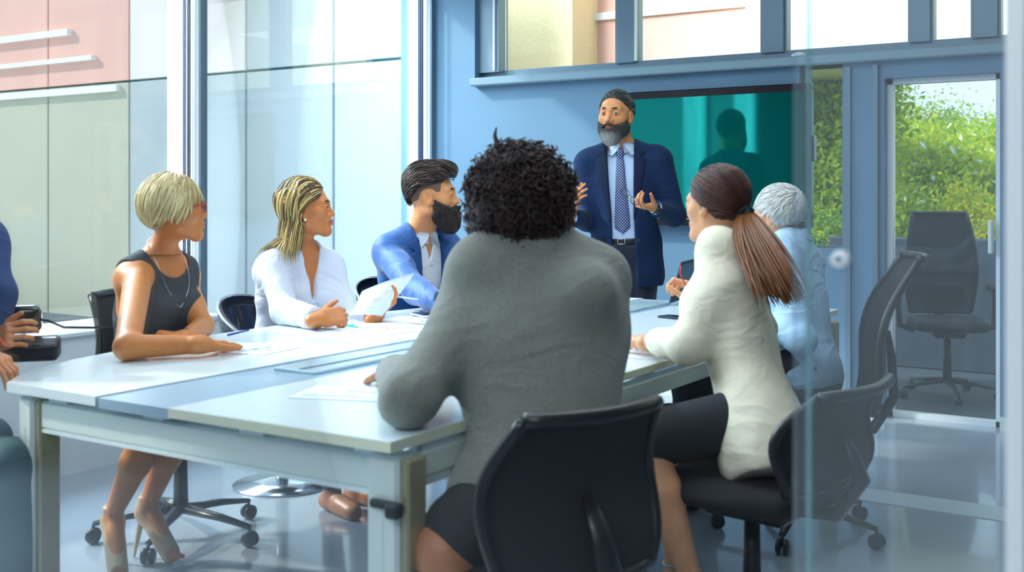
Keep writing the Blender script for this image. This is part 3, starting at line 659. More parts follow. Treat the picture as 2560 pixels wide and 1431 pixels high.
for x, y, w in ((-2.735, TY0 + .03, .062), (-1.495, TY0 + .03, .085), (-2.735, TY1 - .12, .055), (-1.475, TY1 - .12, .055)):
    lg = R(MB().bb(x - w / 2, x + w / 2, y, y + .07, 0, ZT - .04, .008).bb(x - .004, x + .004, y - .001, y, 0, ZT - .12), 'leg', bm_, tab)
    R(MB().bb(x + w / 2, x + w / 2 + .022, y + .01, y + .075, 0, ZT - .045, .005), 'leg_profile', m_olive, lg)
    R(MB().box((x + .01, y + .03, .006), (.045, .045, .006), None, .004), 'foot', m_alu, lg)
for x in (-2.06,):
    lg = R(MB().bb(x - .03, x + .0, 3.30, 3.36, 0, ZT - .04, .006).bb(x + .022, x + .05, 3.30, 3.36, 0, ZT - .04, .006), 'leg', m_olive, tab)
    R(MB().bb(x, x + .022, 3.305, 3.355, 0, ZT - .05), 'leg_profile', mat('leg_slot', (.10, .09, .06), .5), lg)
pp = MB().bb(-1.47, -1.455, TY0 + .12, TY0 + .62, ZT - .12, ZT - .03)
pnl = R(pp, 'perforated_rail', m_top, tab)
ho = MB()
for r_ in range(2):
    for k in range(8): ho.lathe((-1.453, TY0 + .17 + .035 * k + .017 * r_, ZT - .06 - .025 * r_), [(.006, -.001), (.006, .001)], 10, axis=(1, 0, 0))
R(ho, 'punched_hole', mat('hole_black', (.01, .01, .012), .8), pnl)
kn = MB().box((-1.475, TY0 + .022, .60), (.042, .008, .009), None, .004).box((-1.452, TY0 + .018, .592), (.018, .014, .016), None, .006)
R(kn, 'clamp_lever', mat('clamp_black', (.006, .006, .008), .5), tab)

# papers: flat sheets with printed charts
def paper(name_label, c, rz, w=.21, h=.297, charts=(), z=ZT + .0012, lines=0, col=(.80, .88, .98)):
    p = thing('paper_sheet', name_label, 'paper', (c[0], c[1], z), rz, None)
    MB().bb(-w / 2, w / 2, -h / 2, h / 2, -.0006, .0006).build('sheet', mat('paper_%.2f' % col[0], col, .6), p)
    for (x, y, kind, cc, r) in charts:
        mm = mat('ink_%.2f_%.2f_%.2f' % cc, cc, .6)
        if kind == 'dot': MB().lathe((x, y, .0007), [(r, 0), (r, .0004)], 18).build('chart_dot', mm, p)
        elif kind == 'ring': MB().lathe((x, y, .0007), [(r * .6, 0), (r * .6, .0004), (r, .0004), (r, 0)], 24, caps=False).build('ring_chart', mm, p)
        elif kind == 'area': MB().prism([(x - r, y), (x + r, y), (x + r * .7, y + r * .25), (x + r * .2, y + r * .4), (x, y + r * .75), (x - r * .4, y + r * .35)], .0007, .0011).build('area_chart', mm, p)
        elif kind == 'bar': MB().bb(x - r, x + r, y - .0015, y + .0015, .0007, .001).build('chart_line', mm, p)
    if lines:
        lb = MB()
        for k in range(lines): lb.bb(-w / 2 + .02, w / 2 - .04 - .02 * (k % 3), -h / 2 + .03 + k * .011, -h / 2 + .033 + k * .011, .0007, .001)
        lb.build('printed_lines', mat('ink_grey', (.42, .50, .68), .7), p)
    return p
TEAL = (.03, .45, .62); PINK = (.70, .08, .30); CY = (.02, .50, .80)
pc = onz(615, 872, ZT)
paper('white chart sheet under the outstretched hand of the woman in grey', pc, math.radians(8), .30, .21, [(.055, .045, 'dot', TEAL, .011), (.10, .05, 'dot', PINK, .009), (.045, -.01, 'dot', TEAL, .013), (.095, -.005, 'dot', PINK, .011), (.075, .02, 'bar', TEAL, .03), (.135, .075, 'bar', TEAL, .008)], lines=9)
pc = onz(930, 818, ZT)
paper('large chart sheet with blue peak graph lying beside the held paper', pc, math.radians(-6), .46, .32, [(-.10, -.06, 'area', CY, .09), (.05, .02, 'ring', PINK, .016), (.10, .0, 'ring', PINK, .020), (.13, .075, 'ring', TEAL, .016), (.02, -.03, 'dot', TEAL, .006)])
pc = onz(1050, 803, ZT)
paper('printed page beneath the smartphone by the bearded man', pc, math.radians(12), .30, .21, [(.03, -.02, 'ring', TEAL, .018), (.08, -.03, 'ring', PINK, .012)], z=ZT + .0026)
pc = onz(870, 985, ZT)
paper('pale sheet near the elbow of the curly-haired person', pc, math.radians(20), .25, .18, [(.03, .02, 'bar', TEAL, .04), (.01, .035, 'bar', CY, .02)], lines=3)
pc = onz(1600, 880, ZT)
paper('blank sheet beneath the forearms of the woman in the cream blazer', pc, math.radians(5), .21, .29, [])
# smartphones
def phone(label, c, rz, body, z=ZT):
    p = thing('smartphone', label, 'phone', (c[0], c[1], z), rz, None)
    MB().box((0, 0, .005), (.036, .075, .004), None, .003).build('case', body, p); MB().box((0, 0, .0093), (.0335, .066, .0006)).build('screen', mat('phone_screen', (.01, .015, .04), .1), p)
phone('smartphone with white edge lying beside the bearded man', onz(1062, 789, ZT + .006), math.radians(60), mat('phone_white', (.85, .9, .95), .3), ZT + .0036)
phone('dark smartphone on the table in front of the white-haired person', onz(1692, 797, ZT), math.radians(75), mat('phone_dark', (.02, .03, .05), .3))
cord = MB().tube([onz(1660, 765, ZT + .003), onz(1632, 769, ZT + .004), onz(1600, 772, ZT + .003), onz(1585, 778, ZT + .003)], .0022, 6).build('cable', mat('grey_cable', (.25, .35, .42), .5), None, True); tag(cord, 'thin grey cable lying on the far end of the table', 'cable')

# laptop at the far end of the table
lp = thing('laptop', 'open black laptop half hidden behind the woman in the cream blazer', 'laptop', tuple(onz(1775, 760, ZT)), math.radians(100))
MB().box((0, 0, .009), (.15, .10, .008), None, .004).build('base', m_tvb, lp)
ld = MB().box((0, .125, .105), (.15, .004, .10), np.array([[1, 0, 0], [0, .96, .28], [0, -.28, .96]]), .003).build('lid', mat('laptop_lid', (.03, .04, .045), .4), lp)
MB().box((0, .119, .105), (.14, .001, .088), np.array([[1, 0, 0], [0, .96, .28], [0, -.28, .96]])).build('screen', mat('laptop_screen', (.015, .02, .03), .2), ld)

# ================================================================ CHAIRS
m_blk = mat('black_plastic', (.012, .013, .016), .35); m_mesh = mat('black_mesh', (.010, .012, .016), .75, bump=.5, bscale=500); m_chr = mat('chrome_tube', (.75, .82, .88), .18, metal=1)
m_pad = mat('charcoal_cushion', (.014, .016, .020), .9, bump=.3, bscale=200)
def surf(mb, f, nu, nv, th, closed=False):
    """slab of thickness th over the grid f(u, v)"""
    P = np.array([[f(u, v) for v in np.linspace(0, 1, nv)] for u in np.linspace(0, 1, nu)])
    du = np.gradient(P, axis=0); dv = np.gradient(P, axis=1); N = unitv(np.cross(du, dv)); A = P + N * th / 2; B = P - N * th / 2
    V = np.concatenate([A.reshape(-1, 3), B.reshape(-1, 3)]); n = nu * nv; F = []
    for i in range(nu - 1):
        for j in range(nv - 1):
            a, b_, c, d = i * nv + j, i * nv + j + 1, (i + 1) * nv + j + 1, (i + 1) * nv + j
            F.append((a, d, c, b_)); F.append((n + a, n + b_, n + c, n + d))
    per = [i * nv for i in range(nu)] + [(nu - 1) * nv + j for j in range(1, nv)] + [i * nv + nv - 1 for i in range(nu - 2, -1, -1)] + [j for j in range(nv - 2, 0, -1)]
    for k in range(len(per)): a, b_ = per[k], per[(k + 1) % len(per)]; F.append((a, b_, n + b_, n + a))
    return mb.add(V, F)
def star_base(t, m, zs, r=.30, castors=True):
    MB().tube([(0, 0, .09), (0, 0, zs - .03)], [.028, .022], 14).build('gas_lift', m_blk if m is m_blk else m, t, True)
    for k in range(5):
        a = math.radians(72 * k + 20); d = np.array([math.cos(a), math.sin(a), 0])
        l = MB().tube([d * .02 + [0, 0, .105], d * r * .6 + [0, 0, .09], d * r + [0, 0, .07]], [.026, .019, .013], 8, flat=.7).build('leg', m, t, True)
        if castors:
            c = MB(); n = np.array([-d[1], d[0], 0])
            for q in (-1, 1): c.lathe(d * r + n * .013 * q + [0, 0, .028], [(.001, -.008), (.022, -.008), (.027, -.004), (.027, .004), (.022, .008), (.001, .008)], 14, axis=n)
            c.tube([d * r + [0, 0, .07], d * r + [0, 0, .03]], .006, 6).build('castor', m_blk, l, True)
def task_chair(label, loc, rz, hb=1.02, wb=.25, arms=True, sz=.45, ztop_curl=True, lean=.06):
    """office chair that faces +y of its own frame"""
    t = thing('office_chair', label, 'chair', loc, rz, 'black office chairs')
    so = [Fr((0, 0, 0), (0, 1, 0)).ell((0, .0, sz - .035), (.25, .25, .045), k=.02), rbox((0, .0, sz - .03), (.22, .21, .03), .03, .04)]
    V, F = poly(so, np.array([-.28, -.28, sz - .1]), np.array([.28, .28, sz + .04]), .012); mesh_obj('seat', V, F, m_pad, t)
    MB().box((0, -.02, sz - .09), (.10, .13, .025), None, .015).build('mechanism', m_blk, t)
    def bk(u, v):        # u across, v up
        x = (u - .5) * 2; z = sz + .02 + (hb - sz - .02) * v
        y = -.24 - lean * v - .05 * math.sin(math.pi * min(v * 1.25, 1)) * 0 + .045 * x * x - .05 * math.cos(v * 5.2) * .7
        w = wb * (.78 + .22 * math.sin(math.pi * min(1, v * .9 + .12))) ; return np.array([x * w, y, z])
    o = surf(MB(), bk, 12, 18, .008).build('backrest', m_mesh, t, True)
    fr = MB()
    for s in (0, 1): fr.tube([bk(s, v) for v in np.linspace(0, 1, 16)], .014, 8)
    fr.tube([bk(u, 1) for u in np.linspace(0, 1, 12)], .016, 8); fr.tube([bk(u, 0) for u in np.linspace(0, 1, 12)], .014, 8)
    fr.build('back_frame', m_blk, t, True)
    MB().tube([(0, -.05, sz - .09), (0, -.26, sz - .07), bk(.5, .05) + [0, -.05, 0], bk(.5, .32) + [0, -.03, 0], bk(.5, .5) + [0, -.012, 0]], [.03, .034, .032, .026, .014], 10, flat=.6).build('spine', m_blk, t, True)
    if arms:
        for s in (-1, 1):
            a = MB().tube([(s * .2, -.02, sz - .08), (s * .285, -.02, sz - .05), (s * .295, -.02, sz + .08), (s * .285, -.0, sz + .19)], [.018, .02, .018, .016], 8).build('arm_post', m_blk, t, True)
            MB().box((s * .285, .02, sz + .20), (.038, .12, .013), None, .012).build('arm_pad', m_pad, a)
    star_base(t, m_blk, sz - .1); return t
def shell_chair(label, loc, rz, zt=.80, R0=.25):
    t = thing('shell_chair', label, 'chair', loc, rz, 'round black shell chairs')
    def sh(u, v):
        a = math.radians(-115 + 230 * u) ; z = .44 + (zt - .44) * v * (.45 + .55 * math.cos(a * .72)); r = R0 * (.80 + .22 * v ** .7)
        return np.array([r * math.sin(a), -r * math.cos(a) * 1.0 - .02 * v, z])
    surf(MB(), sh, 26, 8, .012).build('shell', mat('glossy_shell', (.01, .014, .024), .12, coat=.5), t, True)
    MB().tube([sh(u, 1) for u in np.linspace(0, 1, 26)], .008, 8).build('rim', m_chr, t, True)
    MB().lathe((0, 0, .42), [(.001, 0), (.19, 0), (.22, .02), (.22, .045), (.18, .06), (.001, .062)], 28).build('seat', m_pad, t, True)
    MB().tube([(0, 0, .03), (0, 0, .42)], [.03, .025], 14).build('pedestal', m_chr, t, True)
    MB().lathe((0, 0, 0), [(.21, 0), (.21, .008), (.08, .02), (.03, .035), (.001, .035)], 32).build('base_plate', m_chr, t, True)
    return t
def yaw_of(d): return math.atan2(-d[0], d[1])           # turns +y to the direction d
# ================================================================ PEOPLE
sk_f = mat('warm_skin', (.66, .235, .062), .45, var=.07, vscale=25, sss=.12, bump=.05, bscale=300)
sk_w = mat('tanned_skin', (.62, .215, .065), .42, var=.06, vscale=25, sss=.12, bump=.05, bscale=300)
sk_m = mat('bearded_man_skin', (.70, .29, .115), .45, var=.07, vscale=25, sss=.12, bump=.05, bscale=300)
sk_s = mat('presenter_skin', (.70, .29, .115), .42, var=.08, vscale=22, sss=.12, bump=.08, bscale=220)
sk_l = mat('fair_skin', (.78, .38, .20), .45, var=.06, vscale=25, sss=.12)
sk_d = mat('brown_skin', (.30, .13, .07), .45, var=.08, vscale=25, sss=.1)
def person(label, px_, D):
    p = WZ(px_, D, 0.0); return thing('person', label, 'person', (p[0], p[1], 0))
def arm(S, Wr, hint, l1, l2): E = ik(S, Wr, l1, l2, hint); return E
def neck(X, T, L, r=.052, back=-.022): return [rc(X.p((0, back, -.05)), T.p((0, -.014, L - .01)), r * X.s, r * X.s * 1.08, .035)]
def sleeve(S, E, Wr, r1=.064, r2=.052, r3=.040, k=.03): return [rc(S, E, r1, r2, .05), rc(E, Wr, r2 * .98, r3, k)]
def cutend(Wr, E, r=.2, pull=0.0): d = unit(Wr - E); p = Wr + d * pull; return Op('s', lambda P: np.maximum(-((P - p) @ d), _bd(P, p + d * .05, .16)), .002, p + d * .05, .17)
def vcut(T, z0, z1, w0, w1, x0=0.0, x1=None, k=.004, front=0.0, below=None, bw=0.0):
    """opening down the front between heights z0 (point) and z1 (top); half widths w0, w1"""
    x1 = x0 if x1 is None else x1
    def f(P):
        q = T.loc(P); t = np.clip((q[..., 2] - z0) / (z1 - z0), -.5, 1.3); w = w0 + (w1 - w0) * np.clip(t, 0, 1.3); xc = x0 + (x1 - x0) * np.clip(t, 0, 1)
        d = np.maximum(np.abs(q[..., 0] - xc) - w, front - q[..., 1])
        if below is None: d = np.maximum(d, z0 - q[..., 2])
        else: 
            b = np.maximum(np.abs(q[..., 0] - x0) - (w0 + bw * np.clip((z0 - q[..., 2]) / below, 0, 1)), front - q[..., 1]); d = np.where(q[..., 2] < z0, b, d)
        return d
    return Op('s', f, k, T.o, 1e9)
def lapels(T, shell, z0, z1, w0, w1, lw=(.012, .062), th=.009, x0=0.0, gap=.02, notch=True):
    """both lapels as slabs that lie on the jacket along the edge of the opening"""
    out = []
    for s in (1, -1):
        def f(P, s=s):
            q = T.loc(P); t = np.clip((q[..., 2] - z0) / (z1 - z0), 0, 1.2); w = w0 + (w1 - w0) * t; l = lw[0] + (lw[1] - lw[0]) * np.minimum(t * 1.5, 1.0)
            x = (q[..., 0] - x0) * s
            if notch: l = l - .03 * np.clip(1 - np.abs(q[..., 2] - (z0 + (z1 - z0) * .86)) / .014, 0, 1)
            return np.maximum.reduce([x - w - l, w - .001 - x, z0 - q[..., 2], (q[..., 2] - z1 + .5 * (x - w)) * .9, -q[..., 1] + .0])
        out.append(off(shell, th) + [fn(f, .002, 'i')])
    return out
def collar(X, T, L, m, parent, r=.064, h=.035, open_=.5, name='collar', tilt=.02, wing=True, thick=.004, zoff=0.0):
    """shirt collar: a band round the neck and two pointed wings"""
    c = T.p((0, -.012, L + .0 + zoff)); mb = MB()
    def band(u, v):
        a = math.radians(-180 + 6 + 348 * u) ; fr = math.cos(a)          # a=0 at the back
        z = -.008 + (h + .012) * v - (.018 * (1 - math.cos(a)) / 2) * 1.0
        rr = r + .006 * (1 - v); return T.p((rr * math.sin(a), -rr * math.cos(a) * 1.02, L + zoff + z))
    surf(mb, band, 28, 4, thick)
    def fold(u, v):
        a = math.radians((2 * u - 1) * (175 - 30 * v)); z = h - .004 - (.018 * (1 - math.cos(a)) / 2) - (h + .004 + .030 * max(0, (abs(abs(a) - 0) - 1.9)) / 1.2) * v; rr = r + .004 + .016 * v + .004 * (1 - math.cos(a)) * v
        return T.p((rr * math.sin(a), -rr * math.cos(a) * 1.03, L + zoff + z))
    surf(mb, fold, 32, 5, thick); return put(name, mb.V, mb.F, m, parent)
def tsurf(ops, T, x, z, y0=.30, extra=.003):
    """points on the front of a body part: march from the front to the surface"""
    P = np.array([T.p((x, y0, z))]); 
    for _ in range(14): P = P + (-T.d((0, 1, 0))) * (ev(ops, P)[:, None] - extra)
    return P[0]
def inner(T, L, sw, arms):
    o = [T.frc((0, 0, .05), (0, 0, L - .16), .10, .11, .62, k=.05), T.rc((-sw * .8, -.01, L - .07), (sw * .8, -.01, L - .07), .045, .045, k=.05), T.rc((0, -.012, L - .1), (0, -.012, L + .01), .045, .045, k=.03)]
    for S, E, W_ in arms: o += [rc(S, E, .040, .034, .02), rc(E, W_, .034, .024, .02)]
    return poly(o, *bounds(o), .010)
def foot_ops(a, toe_dir, size=.23, r=.036):
    a = np.array(a, float); f = unit(toe_dir); h = a + f * 0 
    return [rc(a, a - np.array([0, 0, a[2] - .04]) * .8, .038, .035), rc([a[0] - f[0] * .04, a[1] - f[1] * .04, .035], [a[0] + f[0] * size * .62, a[1] + f[1] * size * .62, .026], .034, .030, .03), rc([a[0] + f[0] * size * .3, a[1] + f[1] * size * .3, .04], [a[0] + f[0] * size * .7, a[1] + f[1] * size * .7, .026], .036, .026, .03)]
def shoe(a, toe_dir, m, parent):
    o = foot_ops(a, toe_dir) + [half((0, 0, .004), (0, 0, -1), .003)]; skin_part('shoe', o, .010, m, parent)
def seated_legs(T, mt, ms, parent, knees, ankles, rt=.082, rk=.058, ra=.045, name='trousers', hh=.011):
    o = []
    for s, K, A in ((1, knees[0], ankles[0]), (-1, knees[1], ankles[1])):
        hp = T.p((s * .085, 0.0, -.02)); o += [rc(hp, K, rt, rk, .04), rc(K, A, rk, ra, .03)]
    o += [T.frc((-.06, -.01, 0), (.06, -.01, 0), .13, .13, .75, k=.05)]
    o2 = o + [half(A, A - K, .004) for K, A in ()]
    skin_part(name, o2, hh, mt, parent)
    for K, A in zip(knees, ankles): shoe(A, np.array([K[0] - T.o[0], K[1] - T.o[1], 0]), ms, parent)
m_shoe = mat('black_shoe', (.01, .01, .012), .3)
def seat_knees(T, r=.44, spread=.10, ankle_fwd=.02):
    f = unit(np.array([T.A[1][0], T.A[1][1], 0])); rr = np.array([T.A[0][0], T.A[0][1], 0]); b = T.o * np.array([1, 1, 0])
    K = [b + f * r + rr * spread * s + np.array([0, 0, .50]) for s in (1, -1)]; A = [k + f * ankle_fwd + np.array([0, 0, -.40]) for k in K]; return K, A

# ---------------------------------------------------------------- standing presenter
D0 = 6.12
pr = person('standing grey-bearded man in navy suit and dotted tie talking beside the television', 1560, D0)
X = Fr(Wd(1540, 287, D0 - .03), face_dir(-27, 0), sc_=1.15, roll=.03)
Np = Wd(1556, 372, D0); Pv = WZ(1565, D0, .98); L = Np[2] - Pv[2]
T = Fr(Pv, unit(face_dir(-9) ), up=unit(Np - Pv)); T = Fr(Pv, T.A[1], up=unit(Np - Pv))
SW = .205
SR = T.p((SW, -.01, L - .075)); SL = T.p((-SW, -.01, L - .075))
WL_ = Wd(1640, 521, D0 - .26); WR_ = Wd(1428, 545, D0 - .24)
EL = arm(SL, WL_, Wd(1706, 560, D0 + .02), .31, .26); ER = arm(SR, WR_, Wd(1478, 560, D0 + .10), .31, .26)
HL = hand_ops(Wd(1633, 519, D0 - .275), unit(Wd(1590, 520, D0 - .36) - Wd(1645, 526, D0 - .26)), unit(.9 * UP - .35 * FW - .2 * RT), -1, curls=(38, 44, 50, 55), size=1.0, spread=.05, thumb=.35, tcurl=.75)
HR = hand_ops(Wd(1429, 538, D0 - .26), unit(Wd(1438, 495, D0 - .30) - Wd(1427, 545, D0 - .25)), unit(RT + .25 * FW), 1, curls=(12, 14, 18, 22), size=1.0, spread=.08)
hd = head_ops(X); nk = neck(X, T, L, .054)
V1 = poly(hd + nk + [T.frc((-.05, 0, L - .03), (.05, 0, L - .03), .06, .06, .8, k=.04)], X.p((0, 0, 0)) - .19, X.p((0, 0, 0)) + [.19, .19, .17], .0024)
V2 = poly(HL, *bounds(HL), .0025); V3 = poly(HR, *bounds(HR), .0025); V4 = inner(T, L, SW, ((SR, ER, WR_), (SL, EL, WL_)))
V, F = stitch([V1, V4, V2, V3]); body = put('body', V, F, sk_s, pr)
brow_s = mat('grey_brown_brow', (.035, .028, .022), .7)
smalls(X, body, (.05, .03, .02), brow_s, (.50, .13, .09), gaze=(-.22, 1, 0))
# shirt, tie, jacket, trousers
tor = torso_ops(T, L, SW, .150, .135, .148, .66)
m_shirt = mat('pale_blue_shirt', (.52, .68, .95), wr=0.35, rough=.65, bump=.08, bscale=120); m_navy = mat('navy_wool', (.008, .026, .085), wr=0.55, rough=.8, sheen=.05, spec=.2, bump=.12, bscale=420); m_navyl = mat('navy_lapel', (.006, .015, .048), .75, spec=.25)
sh_ops = off(tor, -.012); o_sh = sh_ops + [half(T.p((0, 0, .02)), -UP, .003), half(T.p((0, 0, L + .005)), UP, .003)]
skin_part('shirt', o_sh, .008, m_shirt, pr, folds(.0012, 5, 18)); collar(X, T, L, mat('shirt_collar', (.62, .76, .98), .6), pr, .066, .042)
jk = off(tor, .010); z0, z1 = .10, L + .02
flare = [T.frc((-.05, .0, -.18), (.05, .0, -.18), .158, .158, .68, k=.05), T.frc((0, 0, -.10), (0, 0, .05), .165, .15, .68, k=.06)]
opn = vcut(T, .14, L + .01, .062, .078, x0=.005, x1=.012, below=.30, bw=.0, front=.0)
jshell = jk + flare
jo = jshell + sleeve(SR, ER, WR_, .072, .058, .044) + sleeve(SL, EL, WL_, .072, .058, .044) + [cutend(WR_, ER), cutend(WL_, EL), half(T.p((0, 0, -.235)), -UP, .004), opn, T.rc((0, -.01, L - .01), (0, .0, L + .15), .060, .075, k=.006, t='s')]
skin_part('jacket', jo, .0085, m_navy, pr, folds(.0022, 3, 17))
for lo_ in lapels(T, jshell, .13, L + .012, .060, .076, (.010, .060), .007, x0=.008): skin_part('lapel', lo_, .006, m_navyl, pr)
co = [T.rc((0, -.014, L - .012), (0, -.012, L + .034), .083, .072), T.rc((0, -.01, L - .05), (0, -.006, L + .08), .069, .069, k=.003, t='s'), fn(lambda P: (T.loc(P)[..., 1] - .052), .004, 'i'), half(T.p((0, 0, L + .030)), UP, .004)]
skin_part('jacket_collar', co, .006, m_navyl, pr)
tie_m = bpy.data.materials.new('dotted_tie'); tie_m.use_nodes = True; t_ = tie_m.node_tree; bb_ = t_.nodes['Principled BSDF']; bb_.inputs['Roughness'].default_value = .45
tcn = t_.nodes.new('ShaderNodeUVMap'); tcn.uv_map = 'dots'; 
def mth(op, a=None, b=None): n = t_.nodes.new('ShaderNodeMath'); n.operation = op; [t_.links.new(v, n.inputs[i]) if not isinstance(v, (int, float)) else setattr(n.inputs[i], 'default_value', v) for i, v in enumerate((a, b)) if v is not None]; return n.outputs[0]
sp_ = t_.nodes.new('ShaderNodeSeparateXYZ'); t_.links.new(tcn.outputs[0], sp_.inputs[0])
def cell(du, dv):
    a = mth('SUBTRACT', mth('FRACT', mth('ADD', sp_.outputs[0], du)), .5); b = mth('SUBTRACT', mth('FRACT', mth('ADD', sp_.outputs[1], dv)), .5)
    return mth('LESS_THAN', mth('ADD', mth('MULTIPLY', a, a), mth('MULTIPLY', b, b)), .040)
mixn = t_.nodes.new('ShaderNodeMix'); mixn.data_type = 'RGBA'; mixn.inputs[6].default_value = (.008, .022, .13, 1); mixn.inputs[7].default_value = (.62, .74, .92, 1)
t_.links.new(mth('MAXIMUM', cell(0, 0), cell(.5, .5)), mixn.inputs[0]); t_.links.new(mixn.outputs[2], bb_.inputs['Base Color'])
def tie(T, L, ops, parent, x0=.010, x1=.010, zb=.055, w=(.020, .042)):
    n = 26; V = []; uv = []
    zt = L - .022
    for i in range(n):
        t = i / (n - 1); z = zt - .035 + (zb - zt + .035) * t; ww = w[0] + (w[1] - w[0]) * min(1, t * 1.25)
        if t > .93: ww *= max(.02, (1 - t) / .07)
        xc = x0 + (x1 - x0) * t
        for k in range(7):
            s = (k - 3) / 3; c = tsurf(ops, T, xc + s * ww, z, extra=.004); c = c + T.d((0, 1, 0)) * (.008 * (1 - s * s) ** .5 + .002); V.append(c); uv.append(((xc + s * ww) / .0155, z / .0155))
    F = [(i * 7 + k, (i + 1) * 7 + k, (i + 1) * 7 + k + 1, i * 7 + k + 1) for i in range(n - 1) for k in range(6)]
    nb = len(V); V += [v - T.d((0, 1, 0)) * .006 for v in V]; uv += uv; F += [(nb + a, nb + d, nb + c, nb + b) for a, b, c, d in F]
    o = put('tie', V, F, tie_m, parent); ul = o.data.uv_layers.new(name='dots')
    for li, l in enumerate(o.data.loops): ul.data[li].uv = uv[l.vertex_index]
    kn = [T.rc((x0, .0, zt - .036), (x0, .0, zt + .004), .017, .024)]
    c = tsurf(ops, T, x0, zt - .02, extra=.0); d = T.loc(c[None])[0][1]
    kn = [T.rc((x0, d + .006, zt - .038), (x0 - .002, d + .002, zt + .002), .0165, .0235)]
    V, F = poly(kn, *bounds(kn), .003); o = put('tie_knot', V, F, tie_m, parent); ul = o.data.uv_layers.new(name='dots'); Lc = T.loc(V)
    for li, l in enumerate(o.data.loops): q = Lc[l.vertex_index]; ul.data[li].uv = (q[0] / .0155, q[2] / .0155)
tie(T, L, sh_ops, pr)
for z in (.115, .015): 
    c = tsurf(jshell, T, -.075, z, extra=-.001); mb = MB().lathe(c, [(.001, .004), (.009, .004), (.0095, 0), (.001, 0)], 14, axis=T.d((0, 1, 0))); put('button', mb.V, mb.F, mat('navy_button', (.02, .03, .05), .3), pr)
fl = [T.frc((.135, .04, -.03), (.135, .04, -.03), .001, .001)]
c = tsurf(jshell, T, .13, .015, extra=0); mb = MB().box(c, (.012, .035, .022), T.A[[1, 0, 2]], .004); put('pocket_flap', mb.V, mb.F, m_navyl, pr)
# cuffs and watch
for Wr_, E_, nm in ((WL_, EL, 'cuff'), (WR_, ER, 'cuff')):
    d = unit(Wr_ - E_); mb = MB().tube([Wr_ - d * .03, Wr_ + d * .014], [.036, .034], 18, True); put(nm, mb.V, mb.F, m_shirt, pr)
d = unit(Wd(1590, 520, D0 - .36) - Wd(1645, 526, D0 - .26)); wc = Wd(1633, 519, D0 - .275) - d * .012
wa = MB().lathe(wc, [(.031, -.011), (.034, -.009), (.034, .009), (.031, .011)], 24, axis=d, caps=False); w_ = put('watch', wa.V, wa.F, mat('watch_steel', (.08, .085, .09), .25, metal=.8), pr)
wn = unit(-.7 * FW + .15 * RT - .35 * UP); wn = unit(wn - (wn @ d) * d); mb = MB().lathe(wc + wn * .030, [(.001, .0), (.020, .0), (.020, .008), (.016, .011), (.001, .011)], 24, axis=wn); put('watch_face', mb.V, mb.F, mat('watch_face', (.05, .055, .06), .15, metal=.6), w_)
# belt and trousers
be = off(tor, -.008) + [fn(lambda P: np.abs(T.loc(P)[..., 2] - .012) - .016, .002, 'i')]; b_ = skin_part('belt', be, .006, mat('black_belt', (.01, .01, .01), .35), pr)
c = tsurf(off(tor, -.008), T, .02, .012, extra=.002); bx_ = T.A
mb = MB(); 
for dx, dz, hx, hz in ((0, .014, .020, .002), (0, -.014, .020, .002), (.019, 0, .002, .015), (-.019, 0, .002, .015)): mb.box(c + T.d((dx, 0, dz)), (hx, .002, hz), T.A, .0008)
put('buckle', mb.V, mb.F, m_chr, b_)
hipR, hipL = T.p((.085, 0, -.05)), T.p((-.085, 0, -.05)); aR = WZ(1520, D0 - .02, .09); aL = WZ(1612, D0 + .05, .09)
to = [T.frc((-.05, 0, -.04), (.05, 0, -.04), .128, .128, .72, k=.04), T.frc((-.04, 0, .0), (.04, 0, .0), .105, .105, .72, k=.04)]
for h_, a_ in ((hipR, aR), (hipL, aL)): kn_ = (h_ + a_) / 2 + T.d((0, .02, 0)); to += [rc(h_, kn_, .092, .068, .03), rc(kn_, a_ + [0, 0, .0], .068, .056, .03)]
to += [half((0, 0, .035), (0, 0, -1), .003), half(T.p((0, 0, .0)), UP, .003)]
skin_part('trousers', to, .010, mat('dark_navy_trousers', (.004, .010, .035), wr=0.5, rough=.65, sheen=.2), pr, folds(.003, 8, 14))
for a_ in (aR, aL): shoe(a_, face_dir(-9), m_shoe, pr)
# hair and beard
bl, wh = (.018, .017, .018), (.42, .42, .44)
def reg_short(L, z_front=.072, z_side=.012):
    """grows above and behind the hairline"""
    x, y, z = L[..., 0], L[..., 1], L[..., 2]
    line = np.where(y > .0, z_front - (np.abs(x) > .035) * 0 , 0) ; front = y - .068 - np.where(z > .074, 3.0, .85) * (z - .074)          # forehead line
    side = (.018 - z) + .55 * np.clip(y, 0, .05) - .9 * np.clip(-y - .01, 0, .06); side = np.maximum(side, -z - .055)
    return np.maximum(front, side)
hm = hairmat('salt_pepper_hair', (.012, .011, .012), (.13, .13, .14))
(cv, cf), cc = cap(X, hd, .003, reg_short, .0045)
back = lambda L, N: np.stack([L[:, 0] * 1.5, -np.ones(len(L)), -.3 - 6 * np.clip(-L[:, 1] - .02, 0, .1) - 5 * np.clip(np.abs(L[:, 0]) - .045, 0, .03)], -1)
lv, lf_, lc = locks(X, hd, 2800, lambda L: reg_short(L) < -.001, back, .038, 5, .0021, (.003, .009), 3)
hair_obj('hair', [(cv, cf), (lv, lf_)], hm, pr, [cc * .4, lc])
